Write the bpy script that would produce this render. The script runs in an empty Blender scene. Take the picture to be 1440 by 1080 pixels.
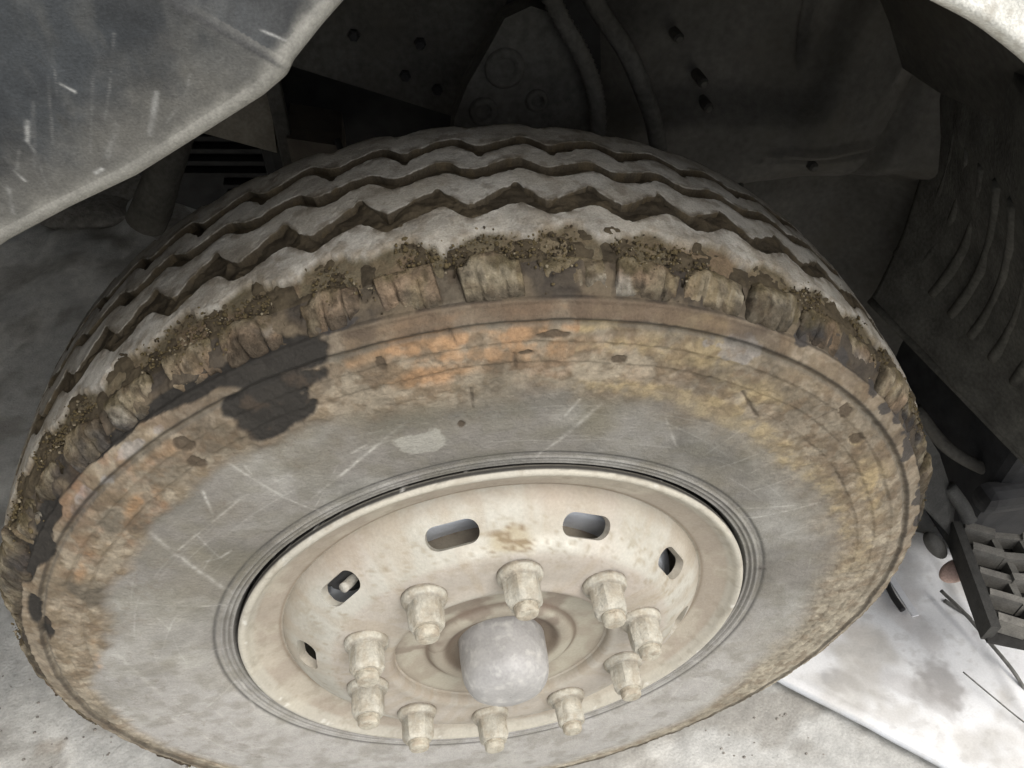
import bpy, bmesh, math, random
import numpy as np
from mathutils import Vector, Matrix

random.seed(7)
R = math.radians
sc = bpy.context.scene
COL = sc.collection

# ------------------------------------------------------------ camera
cam_d = bpy.data.cameras.new('camera')
cam_o = bpy.data.objects.new('camera', cam_d)
COL.objects.link(cam_o)
cam_d.sensor_width = 36.0
cam_d.lens = 1121.63 / 1440.0 * 36.0
cam_d.clip_start = 0.02
cam_d.clip_end = 600.0
rt = Vector((0.9882760, -0.1526780, 0.0001274))
up = Vector((0.1068243, 0.6920635, 0.7138884))
fw = Vector((0.1090832, 0.7055052, -0.7002594))
M = Matrix.Identity(4)
for i in range(3):
    M[i][0] = rt[i]; M[i][1] = up[i]; M[i][2] = -fw[i]
M[0][3], M[1][3], M[2][3] = -0.059052, -0.602675, 0.892326
cam_o.matrix_world = M
sc.camera = cam_o

# ------------------------------------------------------------ light
SUN_EL, SUN_AZ = 60.0, 150.0        # azimuth measured from +Y clockwise
sky = bpy.data.worlds.new('World')
sc.world = sky
sky.use_nodes = True
wn = sky.node_tree
bg = wn.nodes['Background']
st = wn.nodes.new('ShaderNodeTexSky')
st.sky_type = 'NISHITA'
st.sun_disc = False
st.sun_elevation = R(SUN_EL)
st.sun_rotation = R(SUN_AZ)
st.air_density = 1.0
st.dust_density = 4.0
st.ozone_density = 0.6
hs = wn.nodes.new('ShaderNodeHueSaturation'); hs.inputs['Saturation'].default_value = 0.35      # thin overcast: a greyer sky
wn.links.new(st.outputs[0], hs.inputs['Color']); wn.links.new(hs.outputs[0], bg.inputs[0])
bg.inputs[1].default_value = 0.15
sd = bpy.data.lights.new('sun', 'SUN')
sd.energy = 2.0
sd.angle = R(50)
sd.color = (1.0, 0.97, 0.93)
so = bpy.data.objects.new('sun', sd)
COL.objects.link(so)
sdir = Vector((math.sin(R(SUN_AZ)) * math.cos(R(SUN_EL)), math.cos(R(SUN_AZ)) * math.cos(R(SUN_EL)), math.sin(R(SUN_EL))))
so.rotation_euler = sdir.to_track_quat('Z', 'Y').to_euler()
so.location = sdir * 10
sc.view_settings.view_transform = 'Standard'
sc.view_settings.look = 'None'
sc.view_settings.gamma = 1.0
sc.view_settings.exposure = 0.2

# ------------------------------------------------------------ numpy noise
def _h(ix, iy, iz, seed):
    n = (ix * 374761393 + iy * 668265263 + iz * 2147483647 + seed * 974634777) & 0xffffffff
    n = ((n ^ (n >> 13)) * 1274126177) & 0xffffffff
    n = ((n ^ (n >> 16)) * 2246822519) & 0xffffffff
    return ((n ^ (n >> 15)) & 0xffff) / 65535.0

def vn(P, s=1.0, seed=0):
    """value noise 0..1 at points P (N,3) of cell size s"""
    p = np.asarray(P, float) / s + 1000.0
    i = np.floor(p).astype(np.int64); f = p - i
    f = f * f * (3 - 2 * f)
    x, y, z = i[..., 0], i[..., 1], i[..., 2]
    a, b, c = f[..., 0], f[..., 1], f[..., 2]
    o = 0
    for dx in (0, 1):
        for dy in (0, 1):
            for dz in (0, 1):
                o = o + _h(x + dx, y + dy, z + dz, seed) * (a if dx else 1 - a) * (b if dy else 1 - b) * (c if dz else 1 - c)
    return o

def fbm(P, s=1.0, seed=0, o=4, g=0.5):
    t = 0; w = 1.0; k = 0
    for j in range(o):
        t = t + w * vn(P, s / 2 ** j, seed + j * 17); k += w; w *= g
    return t / k

def ss(a, b, x):
    t = np.clip((x - a) / (b - a), 0, 1)
    return t * t * (3 - 2 * t)

def srgb(r, g, b, k=1.0):
    return np.array([((v / 255.0 + 0.055) / 1.055) ** 2.4 if v > 10 else v / 255.0 / 12.92 for v in (r, g, b)]) * k

def mix(c, col, m):
    m = np.clip(m, 0, 1)[..., None]
    return c * (1 - m) + np.asarray(col) * m

# ------------------------------------------------------------ materials
def mat(name, base=(0.5, 0.5, 0.5), rough=0.85, metal=0.0, attr=False, noise=((60, 0.15), (400, 0.12)),
        bump=((300, 0.0006),), spec=0.3, tint=None):
    """noise: (scale, strength) multiplies the colour; bump: (scale, distance in m)"""
    m = bpy.data.materials.new(name)
    m.use_nodes = True
    nt = m.node_tree; n = nt.nodes; l = nt.links
    b = n['Principled BSDF']
    b.inputs['Roughness'].default_value = rough
    b.inputs['Metallic'].default_value = metal
    b.inputs['Specular IOR Level'].default_value = spec
    geo = n.new('ShaderNodeNewGeometry')
    if attr:
        a = n.new('ShaderNodeAttribute'); a.attribute_name = 'Col'; cur = a.outputs['Color']
    else:
        a = n.new('ShaderNodeRGB'); a.outputs[0].default_value = (*base, 1); cur = a.outputs[0]
    for i, (s, k) in enumerate(noise):
        t = n.new('ShaderNodeTexNoise'); t.inputs['Scale'].default_value = s; t.inputs['Detail'].default_value = 4
        l.new(geo.outputs['Position'], t.inputs['Vector'])
        mr = n.new('ShaderNodeMapRange')
        mr.inputs[1].default_value = 0.3; mr.inputs[2].default_value = 0.7
        mr.inputs[3].default_value = 1 - k; mr.inputs[4].default_value = 1 + k
        l.new(t.outputs['Fac'], mr.inputs[0])
        vm = n.new('ShaderNodeVectorMath'); vm.operation = 'SCALE'
        l.new(cur, vm.inputs[0]); l.new(mr.outputs[0], vm.inputs['Scale'])
        cur = vm.outputs[0]
    if tint:
        col, s, lo, hi = tint
        t = n.new('ShaderNodeTexNoise'); t.inputs['Scale'].default_value = s; t.inputs['Detail'].default_value = 6
        l.new(geo.outputs['Position'], t.inputs['Vector'])
        mr = n.new('ShaderNodeMapRange'); mr.inputs[1].default_value = lo; mr.inputs[2].default_value = hi
        l.new(t.outputs['Fac'], mr.inputs[0])
        mx = n.new('ShaderNodeMix'); mx.data_type = 'RGBA'
        l.new(mr.outputs[0], mx.inputs[0]); l.new(cur, mx.inputs[6]); mx.inputs[7].default_value = (*col, 1)
        cur = mx.outputs[2]
    l.new(cur, b.inputs['Base Color'])
    prev = None
    for s, d in bump:
        t = n.new('ShaderNodeTexNoise'); t.inputs['Scale'].default_value = s; t.inputs['Detail'].default_value = 5
        l.new(geo.outputs['Position'], t.inputs['Vector'])
        bp = n.new('ShaderNodeBump'); bp.inputs['Distance'].default_value = d; bp.inputs['Strength'].default_value = 1.0
        l.new(t.outputs['Fac'], bp.inputs['Height'])
        if prev: l.new(prev, bp.inputs['Normal'])
        prev = bp.outputs[0]
    if prev: l.new(prev, b.inputs['Normal'])
    return m

M_TYRE = mat('dusty_rubber', attr=True, noise=((90, 0.07), (500, 0.10)), bump=((220, 0.0014), (900, 0.0005)), rough=0.88, spec=0.2)
M_TREAD = mat('worn_tread_rubber', attr=True, noise=((70, 0.10), (600, 0.16)), bump=((350, 0.0012), (1200, 0.0005)), rough=0.97, spec=0.08)
M_MUDB = mat('caked_mud', attr=True, noise=((120, 0.10), (600, 0.16)), bump=((160, 0.0028), (600, 0.0014)), rough=0.95, spec=0.1)
M_RIM = mat('cream_wheel_paint', attr=True, noise=((25, 0.05), (300, 0.06)), bump=((90, 0.0007), (500, 0.0004)), rough=0.62)
M_NUT = mat('dusty_nut_steel', attr=True, noise=((60, 0.14), (400, 0.12)), bump=((170, 0.0018), (600, 0.0007)), rough=0.8,
            tint=(tuple(srgb(160, 151, 134)), 110, 0.5, 0.8))
M_CAP = mat('hub_cap_metal', base=tuple(srgb(162, 160, 157)), noise=((30, 0.12), (300, 0.08)), bump=((60, 0.001), (400, 0.0004)), rough=0.45, spec=0.5,
            tint=(tuple(srgb(192, 190, 184)), 80, 0.52, 0.76))
M_DRUM = mat('brake_drum_metal', base=tuple(srgb(228, 233, 240)), rough=0.6, noise=((30, 0.15),))
M_BLACK = mat('black_plastic', base=(0.03, 0.03, 0.031), rough=0.7, noise=((40, 0.3),), tint=((0.045, 0.043, 0.04), 12, 0.5, 0.8))
M_BUMP = mat('scuffed_grey_plastic', attr=True, noise=((35, 0.12), (160, .10), (700, 0.16)), bump=((900, 0.0004), (60, 0.0009), (14, .003)), rough=0.72, spec=.2)
M_WHITE = mat('dusty_white_paint', base=tuple(srgb(214, 213, 205)), noise=((60, 0.06), (500, 0.16)), bump=((600, 0.0008),), rough=0.8,
              tint=(tuple(srgb(180, 176, 165)), 150, 0.5, 0.75))
M_FRAME = mat('grimy_chassis_paint', base=(0.105, 0.10, 0.088), noise=((14, 0.25), (120, 0.2)), bump=((60, 0.002), (300, 0.0008)), rough=0.9, spec=0.15,
              tint=((0.10, 0.09, 0.075), 9, 0.5, 0.8))
M_LINER = mat('dusty_liner_plastic', base=(0.125, 0.118, 0.104), noise=((8, 0.25), (90, 0.15)), bump=((40, 0.002), (300, 0.0006)), rough=0.85, spec=0.2,
              tint=((0.11, 0.10, 0.08), 6, 0.5, 0.8))
M_GUARD = mat('mud_guard_rubber', base=(0.12, 0.115, 0.10), noise=((20, 0.25), (150, 0.2)), bump=((120, 0.0015),), rough=0.9, spec=0.15)
M_DARK = mat('oily_black_metal', base=(0.035, 0.034, 0.033), noise=((30, 0.3),), rough=0.7)
M_STEP = mat('dusty_step_plastic', attr=True, noise=((60, 0.2), (400, 0.15)), bump=((200, 0.001),), rough=0.75)
M_SHEET = mat('chalky_white_sheet', attr=True, noise=((20, 0.04), (300, 0.05)), bump=((60, 0.0006),), rough=0.6)
M_CABLE = mat('grey_cable', base=(0.16, 0.155, 0.14), noise=((80, 0.3),), rough=0.8)
M_ROCK = mat('dusty_rubble', base=(0.28, 0.26, 0.23), noise=((8, 0.25), (60, 0.25)), bump=((20, 0.01), (120, 0.003)), rough=0.95, spec=0.1)
M_GROUND = mat('dusty_concrete_ground', attr=True, noise=((5, 0.06), (40, 0.12), (250, 0.10)), bump=((30, 0.004), (200, 0.0015)), rough=0.95, spec=0.1)

# ------------------------------------------------------------ object helpers
def link(o, parent=None, **props):
    COL.objects.link(o)
    if parent is not None: o.parent = parent
    for k, v in props.items(): o[k] = v
    return o

def mesh_np(name, V, F, m, parent=None, col=None, smooth=True, **props):
    """V (N,3) array; F (M,4) or (M,3) array"""
    me = bpy.data.meshes.new(name)
    V = np.asarray(V, np.float32); F = np.asarray(F, np.int32); k = F.shape[1]
    me.vertices.add(len(V)); me.vertices.foreach_set('co', V.ravel())
    me.loops.add(F.size); me.loops.foreach_set('vertex_index', F.ravel())
    me.polygons.add(len(F))
    me.polygons.foreach_set('loop_start', np.arange(0, F.size, k, dtype=np.int32))
    me.polygons.foreach_set('loop_total', np.full(len(F), k, np.int32))
    me.polygons.foreach_set('use_smooth', np.full(len(F), smooth, bool))
    me.update(calc_edges=True)
    if col is not None: set_col(me, col)
    me.materials.append(m)
    return link(bpy.data.objects.new(name, me), parent, **props)

def set_col(me, col):
    a = me.attributes.new('Col', 'FLOAT_COLOR', 'POINT')
    c = np.ones((len(me.vertices), 4), np.float32)
    c[:, :3] = np.broadcast_to(col, (len(me.vertices), 3))
    a.data.foreach_set('color', c.ravel())

def verts_of(me):
    v = np.empty(len(me.vertices) * 3, np.float32); me.vertices.foreach_get('co', v)
    return v.reshape(-1, 3).astype(float)

def bm_obj(name, bm, m, parent=None, smooth=False, bevel=0.0, auto=None, **props):
    if bevel:
        bmesh.ops.bevel(bm, geom=[e for e in bm.edges if e.is_manifold and e.calc_face_angle(0) > 0.5], offset=bevel, segments=2, affect='EDGES', profile=0.6)
    bmesh.ops.recalc_face_normals(bm, faces=bm.faces)
    me = bpy.data.meshes.new(name); bm.to_mesh(me); bm.free()
    me.polygons.foreach_set('use_smooth', np.full(len(me.polygons), smooth, bool))
    if auto is not None: 
        me.polygons.foreach_set('use_smooth', np.full(len(me.polygons), True, bool))
        me.set_sharp_from_angle(angle=R(auto))
    me.materials.append(m)
    return link(bpy.data.objects.new(name, me), parent, **props)

def grid_faces(nu, nv, wrap_u=False):
    """index (u*nv+v)"""
    u = np.arange(nu if wrap_u else nu - 1); v = np.arange(nv - 1)
    U, V_ = np.meshgrid(u, v, indexing='ij')
    U2 = (U + 1) % nu
    return np.stack([U * nv + V_, U * nv + V_ + 1, U2 * nv + V_ + 1, U2 * nv + V_], -1).reshape(-1, 4)

def resample(path, step):
    p = np.array(path, float)
    # Catmull style smoothing by chordal linear resample then box smooth
    d = np.r_[0, np.cumsum(np.hypot(*(p[1:] - p[:-1]).T))]
    n = max(4, int(d[-1] / step))
    t = np.linspace(0, d[-1], n)
    return np.stack([np.interp(t, d, p[:, 0]), np.interp(t, d, p[:, 1])], 1)

def smooth_path(p, it):
    p = p.copy()
    for _ in range(it):
        p[1:-1] = 0.25 * p[:-2] + 0.5 * p[1:-1] + 0.25 * p[2:]
    return p

def lathe(path, n=180):
    """path of (y, r) about the Y axis, angle measured from +Z towards +X"""
    p = np.array(path, float)
    th = np.linspace(0, 2 * np.pi, n, endpoint=False)
    T, Y = np.meshgrid(th, p[:, 0], indexing='ij'); _, RR = np.meshgrid(th, p[:, 1], indexing='ij')
    V = np.stack([RR * np.sin(T), Y, RR * np.cos(T)], -1).reshape(-1, 3)
    return V, grid_faces(n, len(p), True)

def bx(bm, size, loc=(0, 0, 0), rot=None):
    m = Matrix.Translation(loc) @ (rot.to_4x4() if rot is not None else Matrix.Identity(4)) @ Matrix.Diagonal((*size, 1))
    return bmesh.ops.create_cube(bm, size=1.0, matrix=m)['verts']

def prism(bm, pts, thick):
    """pts: planar 3D polygon; extruded by vector thick"""
    a = [bm.verts.new(p) for p in pts]; b = [bm.verts.new(Vector(p) + Vector(thick)) for p in pts]
    bm.faces.new(a); bm.faces.new(b[::-1])
    n = len(a)
    for i in range(n): bm.faces.new((a[i], b[i], b[(i + 1) % n], a[(i + 1) % n]))

def tube(bm, pts, rad, n=10, cap=True, ridged=0.0):
    P = [Vector(p) for p in pts]; rings = []
    ref = Vector((0.13, 0.31, 0.94))
    for i, p in enumerate(P):
        t = (P[min(i + 1, len(P) - 1)] - P[max(i - 1, 0)]).normalized()
        a = t.cross(ref).normalized(); b = t.cross(a).normalized()
        rr = (rad[i] if hasattr(rad, '__len__') else rad) + (ridged if i % 2 else 0)
        rings.append([bm.verts.new(p + (a * math.cos(q) + b * math.sin(q)) * rr) for q in (2 * math.pi * k / n for k in range(n))])
    for r0, r1 in zip(rings, rings[1:]):
        for k in range(n): bm.faces.new((r0[k], r0[(k + 1) % n], r1[(k + 1) % n], r1[k]))
    if cap: bm.faces.new(rings[0][::-1]); bm.faces.new(rings[-1])

def catmull(pts, n):
    P = [Vector(p) for p in pts]; P = [2 * P[0] - P[1]] + P + [2 * P[-1] - P[-2]]; o = []
    for i in range(1, len(P) - 2):
        for k in range(n):
            t = k / n; a, b, c, d = P[i - 1], P[i], P[i + 1], P[i + 2]
            o.append(0.5 * ((2 * b) + (c - a) * t + (2 * a - 5 * b + 4 * c - d) * t * t + (3 * b - a - 3 * c + d) * t ** 3))
    o.append(P[-2]); return o

GZ = -0.514
def squash(V):
    """the tyre's contact patch lies flat on the ground"""
    V = V.copy(); r = np.hypot(V[:, 0], V[:, 2]); a = np.abs(np.degrees(np.arctan2(V[:, 0], V[:, 2])))
    k = 1 - .050 * ss(.33, .53, r) * ss(80, 150, a)          # the loaded lower half is pressed in a little
    V[:, 0] *= k; V[:, 2] *= k
    V[:, 2] = np.maximum(V[:, 2], GZ + 0.0015); return V

# ============================================================ GROUND
def ground_h(x, y):
    P = np.stack([x, y, 0 * x], -1)
    near = np.exp(-((x - 0.0) ** 2 + y ** 2) / 9.0)
    h = (fbm(P, 0.25, 3, 5) - 0.5) * 0.022 * near + (fbm(P, 1.2, 8, 2) - 0.5) * 0.02 * near
    under = ss(1.2, 1.7, y) * ss(0.3, -0.3, x) * ss(3.6, 2.6, y)
    h = h + under * np.clip(fbm(P, 0.35, 21, 4) - 0.47, 0, 1) * 0.28
    h = h * ss(0.05, 0.4, np.hypot(x / 1.0, y / 1.4) - 0.12) - 0.004
    h = np.where((x > 0.4) & (x < 1.1) & (y > -0.4) & (y < 0.4), np.minimum(h, 0.0), h)
    return GZ + h
ga = np.r_[-220, -90, -40, -20, -10, -6, np.arange(-4, -1.6, 0.08), np.arange(-1.6, 1.6, 0.012), np.arange(1.6, 4, 0.04), 5, 7, 10, 20, 40, 90, 220]
gy = np.r_[-220, -90, -40, -20, -10, -6, -4, -3, np.arange(-2, -0.8, 0.06), np.arange(-0.8, 1.0, 0.012), np.arange(1.0, 3.4, 0.02), np.arange(3.4, 5, .1), 7, 10, 20, 40, 90, 220]
GX, GY = np.meshgrid(ga, gy, indexing='ij')
gx, gyy = GX.ravel(), GY.ravel()
gV = np.stack([gx, gyy, ground_h(gx, gyy)], -1)
gP = np.stack([gx, gyy, 0 * gx], -1)
gc = np.tile(srgb(186, 185, 180), (len(gV), 1))
w = np.stack([(fbm(gP, 0.4, 31) - .5) * .3, (fbm(gP, 0.4, 37) - .5) * .3, 0 * gx], -1)
gc = mix(gc, srgb(205, 203, 196), ss(0.48, 0.62, fbm(gP + w, 0.16, 5, 4)) * 0.8)
gc = mix(gc, srgb(150, 146, 138), ss(0.52, 0.68, fbm(gP * [1, 1.6, 1] + w, 0.11, 15, 5)) * 0.7)
gc = mix(gc, srgb(128, 112, 92), ss(0.6, 0.75, fbm(gP, 0.06, 44, 3)) * np.exp(-(((gx + .75) / .12) ** 2 + ((gyy - .1) / .1) ** 2)))
ground = mesh_np('ground', gV, grid_faces(len(ga), len(gy)), M_GROUND, col=gc, kind='structure')

# ============================================================ TRUCK
truck = bpy.data.objects.new('truck', None)
truck.location = (0, 0, GZ)
truck['label'] = 'pale dusty truck with grey plastic bumper corner and muddy front wheel under its arch'
truck['category'] = 'truck'
COL.objects.link(truck)
truck.empty_display_size = 0.2
def part(o):
    o.parent = truck; o.location = (0, 0, -GZ); return o

# ---------------- tyre
YC = 0.012
RT = 0.545
def crown(y): return RT - 0.75 * (y - YC) ** 2 - 60 * np.maximum(np.abs(y - YC) - 0.085, 0) ** 2 * 0.15

side = [(-0.095, 0.297), (-0.114, 0.3025), (-0.1185, 0.3045), (-0.1225, 0.318), (-0.1275, 0.338), (-0.1318, 0.37), (-0.134, 0.41), (-0.1345, 0.44),
        (-0.132, 0.47), (-0.1265, 0.492), (-0.1185, 0.508), (-0.108, 0.519), (-0.09, 0.528), (-0.06, 0.5345), (-0.03, 0.5365), (0.012, 0.5375)]
near = smooth_path(resample(side, 0.00105), 40)
far = [(2 * YC - y, r) for y, r in side[::-1]][1:]
far = resample(far, 0.012)
prof = np.vstack([near, far[1:]])
ntan = np.gradient(prof, axis=0); ntan /= np.hypot(*ntan.T)[:, None]
# outward normal of (y, r) path going from rim outward: tangent (dy, dr) -> normal (-dr, dy)
nrm = np.stack([-ntan[:, 1], ntan[:, 0]], 1)
thd = np.unique(np.round(np.r_[np.arange(-112, 128, 0.155), np.arange(128, 248, 0.45)], 4))
TH, S = np.meshgrid(np.radians(thd), np.arange(len(prof)), indexing='ij')
rr0 = prof[:, 1][S]; yy0 = prof[:, 0][S]
P0 = np.stack([rr0 * np.sin(TH), yy0, rr0 * np.cos(TH)], -1).reshape(-1, 3)
thv = (np.degrees(TH).ravel() + 180) % 360 - 180
rv = rr0.ravel(); yv = yy0.ravel()
near_m = (yv < 0.0)
n1 = fbm(P0, 0.05, 1, 4); n2 = fbm(P0, 0.018, 2, 4); n3 = fbm(P0, 0.008, 3, 3); n4 = fbm(P0, 0.11, 4, 3)

tb = np.array([(-180, .47), (-140, .468), (-110, .468), (-86, .463), (-75, .434), (-62, .434), (-47, .432), (-32, .437), (-20, .432), (-11, .424), (-4.6, .421), (7, .42), (18, .414),
               (29, .411), (34, .409), (44, .401), (59, .402), (73, .405), (89, .402), (107, .405), (124, .42), (140, .45), (180, .47)])
rb = np.interp(thv, tb[:, 0], tb[:, 1])
drb = rv - rb + (n1 - .5) * 0.030 + (n2 - .5) * 0.016
soft = np.interp(thv, [-180, -90, -30, 0, 30, 60, 90, 180], [.008, .007, .008, .02, .03, .032, .02, .01])
mud = ss(-soft * 1.3, soft * 1.1, drb) * near_m
d = np.zeros(len(rv))
# moulded bead rings and terraces of the sidewall
for r0, h, wd in ((0.3085, .0022, .0013), (0.3140, .0022, .0013), (0.3195, .0020, .0013), (0.3245, .0005, .0010)):
    d += h * np.exp(-((rv - r0) / wd) ** 2)
d -= 0.0010 * np.exp(-((rv - 0.3268) / .002) ** 2)
def terrace(r0, h, wd=.0012): return h * ss(r0 - wd, r0 + wd, rv)
wob = (n1 - .5) * .004
d += near_m * (0.0028 * ss(.4895, .4925, rv + wob * .2) - .0018 * np.exp(-((rv + wob * .2 - .4885) / .0016) ** 2) + .0016 * np.exp(-((rv - .5045) / .0016) ** 2) - 0.0030 * ss(.5055, .5075, rv))
wob = wob + (n4 - .5) * .006; fade = ss(.36, .56, fbm(P0, .06, 99, 3))
d += near_m * mud * (0.0016 * ss(.471, .4735, rv + wob * .5) - fade * .001 * np.exp(-((rv + wob * .5 - fade * .4705) / .0014) ** 2))
d += near_m * mud * (0.0013 * ss(.4515, .4535, rv + wob) - fade * .0008 * np.exp(-((rv + wob - fade * .451) / .0012) ** 2))
d += near_m * mud * (0.0010 * ss(.4325, .434, rv + wob) - fade * .0006 * np.exp(-((rv + wob - fade * .432) / .001) ** 2)) * ss(20, 60, thv)
flake = ss(.46, .60, n2) * mud                    # thin plates of dried mud, edges raised
d += near_m * (mud * 0.0008 + flake * 0.0005 + mud * (n2 - .5) * .0022 + mud * (n3 - .5) * .0019 + mud * (fbm(P0, .0035, 98, 2) - .5) * .0012)
shl = ss(.502, .514, rv) * (yv < -0.03)           # lumpy ground-in mud at the foot of the shoulder blocks
d += shl * ((n2 - .62) * .006 + (n3 - .5) * .002)
d += (1 - mud) * (n4 - .5) * .0015 * near_m
d += (yv > -.08) * (rv > .52) * ((n2 - .5) * .006 + (n1 - .5) * .004)
# small chips knocked out of the mud
def spot(t0, r0, dt, dr, warp=0.35):
    q = ((((thv - t0 + 180) % 360 - 180)) / dt) ** 2 + ((rv - r0) / dr) ** 2
    q = np.sqrt(q) + (n2 - .5) * warp * 2 + (n3 - .5) * warp
    return ss(1.10, 0.92, q)
blotch = np.zeros(len(rv))
for a in ((-20.2, .501, 5.0, .0140), (-21.8, .480, 5.3, .0125), (-23.6, .460, 4.3, .0200), (-22.5, .503, 3.6, .010), (-17.5, .497, 2.2, .012), (-21.5, .479, 4.9, .0115), (-23.8, .462, 4.2, .016), (-21.5, .455, 2.6, .013), (-25.2, .447, 2.5, .010),
          (-27, .505, 4, .006), (-31, .508, 4, .005), (-38, .508, 5, .004), (-52, .507, 4, .009), (-57, .500, 3.0, .010), (-60, .505, 4, .008), (-68, .495, 3.2, .006), (-72, .485, 3, .005)):
    blotch = np.maximum(blotch, spot(*a))
wet = np.zeros(len(rv))
for a in ((-33.1, .474, 1.1, .0085), (-34.2, .455, 0.9, .009), (44.3, .4785, 1.3, .0085), (50, .468, 1.35, .0075), (-4.6, .384, .55, .005), (-11, .474, .55, .008),
          (5.8, .478, 1.6, .003), (13, .455, .9, .004), (3, .462, .7, .002)):
    wet = np.maximum(wet, spot(*a, warp=.7))
blue = np.zeros(len(rv))
for a in ((32, .507, 1.1, .006), (38.4, .511, 1.4, .006), (44.6, .505, 1.3, .006), (48.5, .503, 1.0, .005), (52, .507, 1.0, .006), (56, .506, 1.7, .008), (59, .500, 1.2, .007), (70, .509, 2.2, .008), (76, .505, 2, .006), (-13, .509, 2, .004), (0.5, .511, 2, .003)):
    blue = np.maximum(blue, spot(*a, warp=1.0))
d -= blotch * near_m * .0022 + wet * .0014
# cracks
def seg(V, a, b):
    a = np.array(a); b = np.array(b); v = b - a
    q = V[:, [0, 2]] - a
    t = np.clip((q @ v) / (v @ v), 0, 1)
    return np.hypot(*(q - t[:, None] * v).T), t
crk = np.zeros(len(rv))
for s_ in ((-.021, .428, -.020, .402), (.015, .462, .016, .447), (.222, .387, .243, .352), (.30, .335, .33, .35), (-.036, .49, -.030, .475)):
    q, t = seg(P0, s_[:2], s_[2:]); crk = np.maximum(crk, np.exp(-((q + (n3 - .5) * .003) / .0011) ** 2))
crk *= near_m; d -= crk * .002
dot, _ = seg(P0, (.3195, .0632), (.3196, .0630)); dm = np.exp(-(dot / .0035) ** 2) * near_m; d += dm * .002

scr = [(-0.078, 0.395, -0.171, 0.303, 2.0, .9), (-0.142, 0.348, -0.176, 0.278, .9, .4), (0.094, 0.393, 0.064, 0.352, 2.6, .6), (0.064, .352, 0.036, 0.314, 2.2, .55), (0.086, 0.385, 0.076, 0.367, 1.2, .7), (0.073, 0.401, 0.061, 0.379, 1.5, .8),
       (0.154, 0.365, 0.173, 0.316, 1.2, .7), (0.214, 0.351, 0.239, 0.361, 2.6, .5), (0.203, 0.298, 0.242, 0.346, 1.3, .35), (0.22, 0.272, 0.287, 0.309, 1.3, .5), (0.26, 0.192, 0.356, 0.198, 1.5, .6),
       (0.277, 0.17, 0.362, 0.203, 1.6, .6), (0.27, 0.228, 0.303, 0.247, 1.2, .6), (0.258, 0.261, 0.285, 0.287, 1.2, .4), (-0.32, 0.289, -0.28, 0.158, 2.8, .6), (-0.305, 0.254, -0.231, 0.32, 1.5, .8),
       (-0.283, 0.277, -0.273, 0.229, 1.4, .8), (-0.273, 0.229, -0.26, 0.238, 1.4, .8), (-0.286, 0.228, -0.273, 0.229, 1.4, .7), (-0.26, 0.337, -0.261, 0.3, 1.6, .8), (-0.231, 0.371, -0.195, 0.311, 1.8, .6),
       (-0.195, 0.311, -0.17, 0.275, 1.5, .5), (-0.218, 0.364, -0.215, 0.349, 1.2, .6), (-0.385, 0.186, -0.283, 0.131, 1.5, .5), (-0.427, -0.075, -0.366, -0.081, 1.6, .5), (-0.364, -0.072, -0.322, -0.034, 1.6, .5),
       (-0.36, -0.074, -0.341, -0.154, 1.8, .45), (-0.315, -0.04, -0.314, -0.112, 1.6, .4), (-0.442, -0.165, -0.374, -0.257, 2.2, .4), (-0.409, -0.082, -0.366, -0.223, 2.4, .4), (-0.416, 0.084, -0.401, -0.026, 3.0, .4),
       (0.174, -0.145, 0.219, -0.108, 1.8, .4), (0.246, -0.157, 0.302, -0.174, 1.8, .4), (0.261, -0.2, 0.305, -0.222, 1.8, .4), (0.263, -0.218, 0.24, -0.295, 1.8, .4), (0.174, -0.269, 0.279, -0.331, 2.4, .4),
       (-.36, .16, -.352, .11, 1.2, .4), (-.372, .135, -.34, .12, 1.0, .4), (-.20, .345, -.155, .335, 1.0, .35), (-.128, .362, -.112, .372, 1.4, .5), (.30, .12, .36, .16, 1.0, .25), (-.33, .10, -.27, .07, 1.0, .25), (-.34, .05, -.28, .04, 1.2, .25)]
scratch = np.zeros(len(rv))
for x0, z0, x1, z1, wd, k in scr:
    q, t = seg(P0, (x0, z0), (x1, z1))
    q = q + np.abs(n2 - .5) * .004
    scratch = np.maximum(scratch, .8 * k * np.exp(-(q / (wd * .0010)) ** 2) * (0.35 + 0.65 * ss(.35, .6, n3)) * ss(0, .08, t + .04) * (.5 + .5 * ss(1.04, .7, t)))
scratch *= near_m
haze_w = ss(.5, .66, fbm(P0, .07, 91, 4)) * (1 - mud)

rng = np.random.default_rng(3)
arcs = np.zeros(len(rv))                 # fine rubbing marks that run round the wheel
for k in range(70):
    t0 = rng.uniform(-110, 130); r0 = rng.uniform(.335, .43); L = rng.uniform(2, 9); sl = rng.uniform(-.0012, .0012)
    a_ = (thv - t0) / L
    arcs = np.maximum(arcs, rng.uniform(.1, .35) * np.exp(-a_ ** 4) * np.exp(-((rv - r0 - sl * (thv - t0)) / .0009) ** 2))
grey = srgb(131, 127, 120)
c = np.tile(grey, (len(rv), 1))
c = mix(c, srgb(106, 103, 95), ss(.42, .62, n4) * .6)
c = mix(c, srgb(126, 120, 100), ss(.5, .7, fbm(P0, .09, 61, 3)) * .5)
c = mix(c, srgb(156, 154, 148), ss(.45, .7, fbm(P0, .06, 71, 4)) * .45)
c = mix(c, srgb(180, 177, 172), ss(-60, -110, thv) * .75 + ss(80, 125, thv) * .75)  # lower sidewall painted lighter, bright haze put into the colour
c = mix(c, srgb(178, 176, 168), haze_w * .35 + arcs)
c = mix(c, srgb(70, 69, 67), .75 * np.exp(-((rv - 0.3268) / .002) ** 2) + .8 * ss(.3068, .3055, rv) + .5 * np.exp(-((rv - .3112) / .001) ** 2) + .5 * np.exp(-((rv - .3167) / .001) ** 2))
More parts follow.
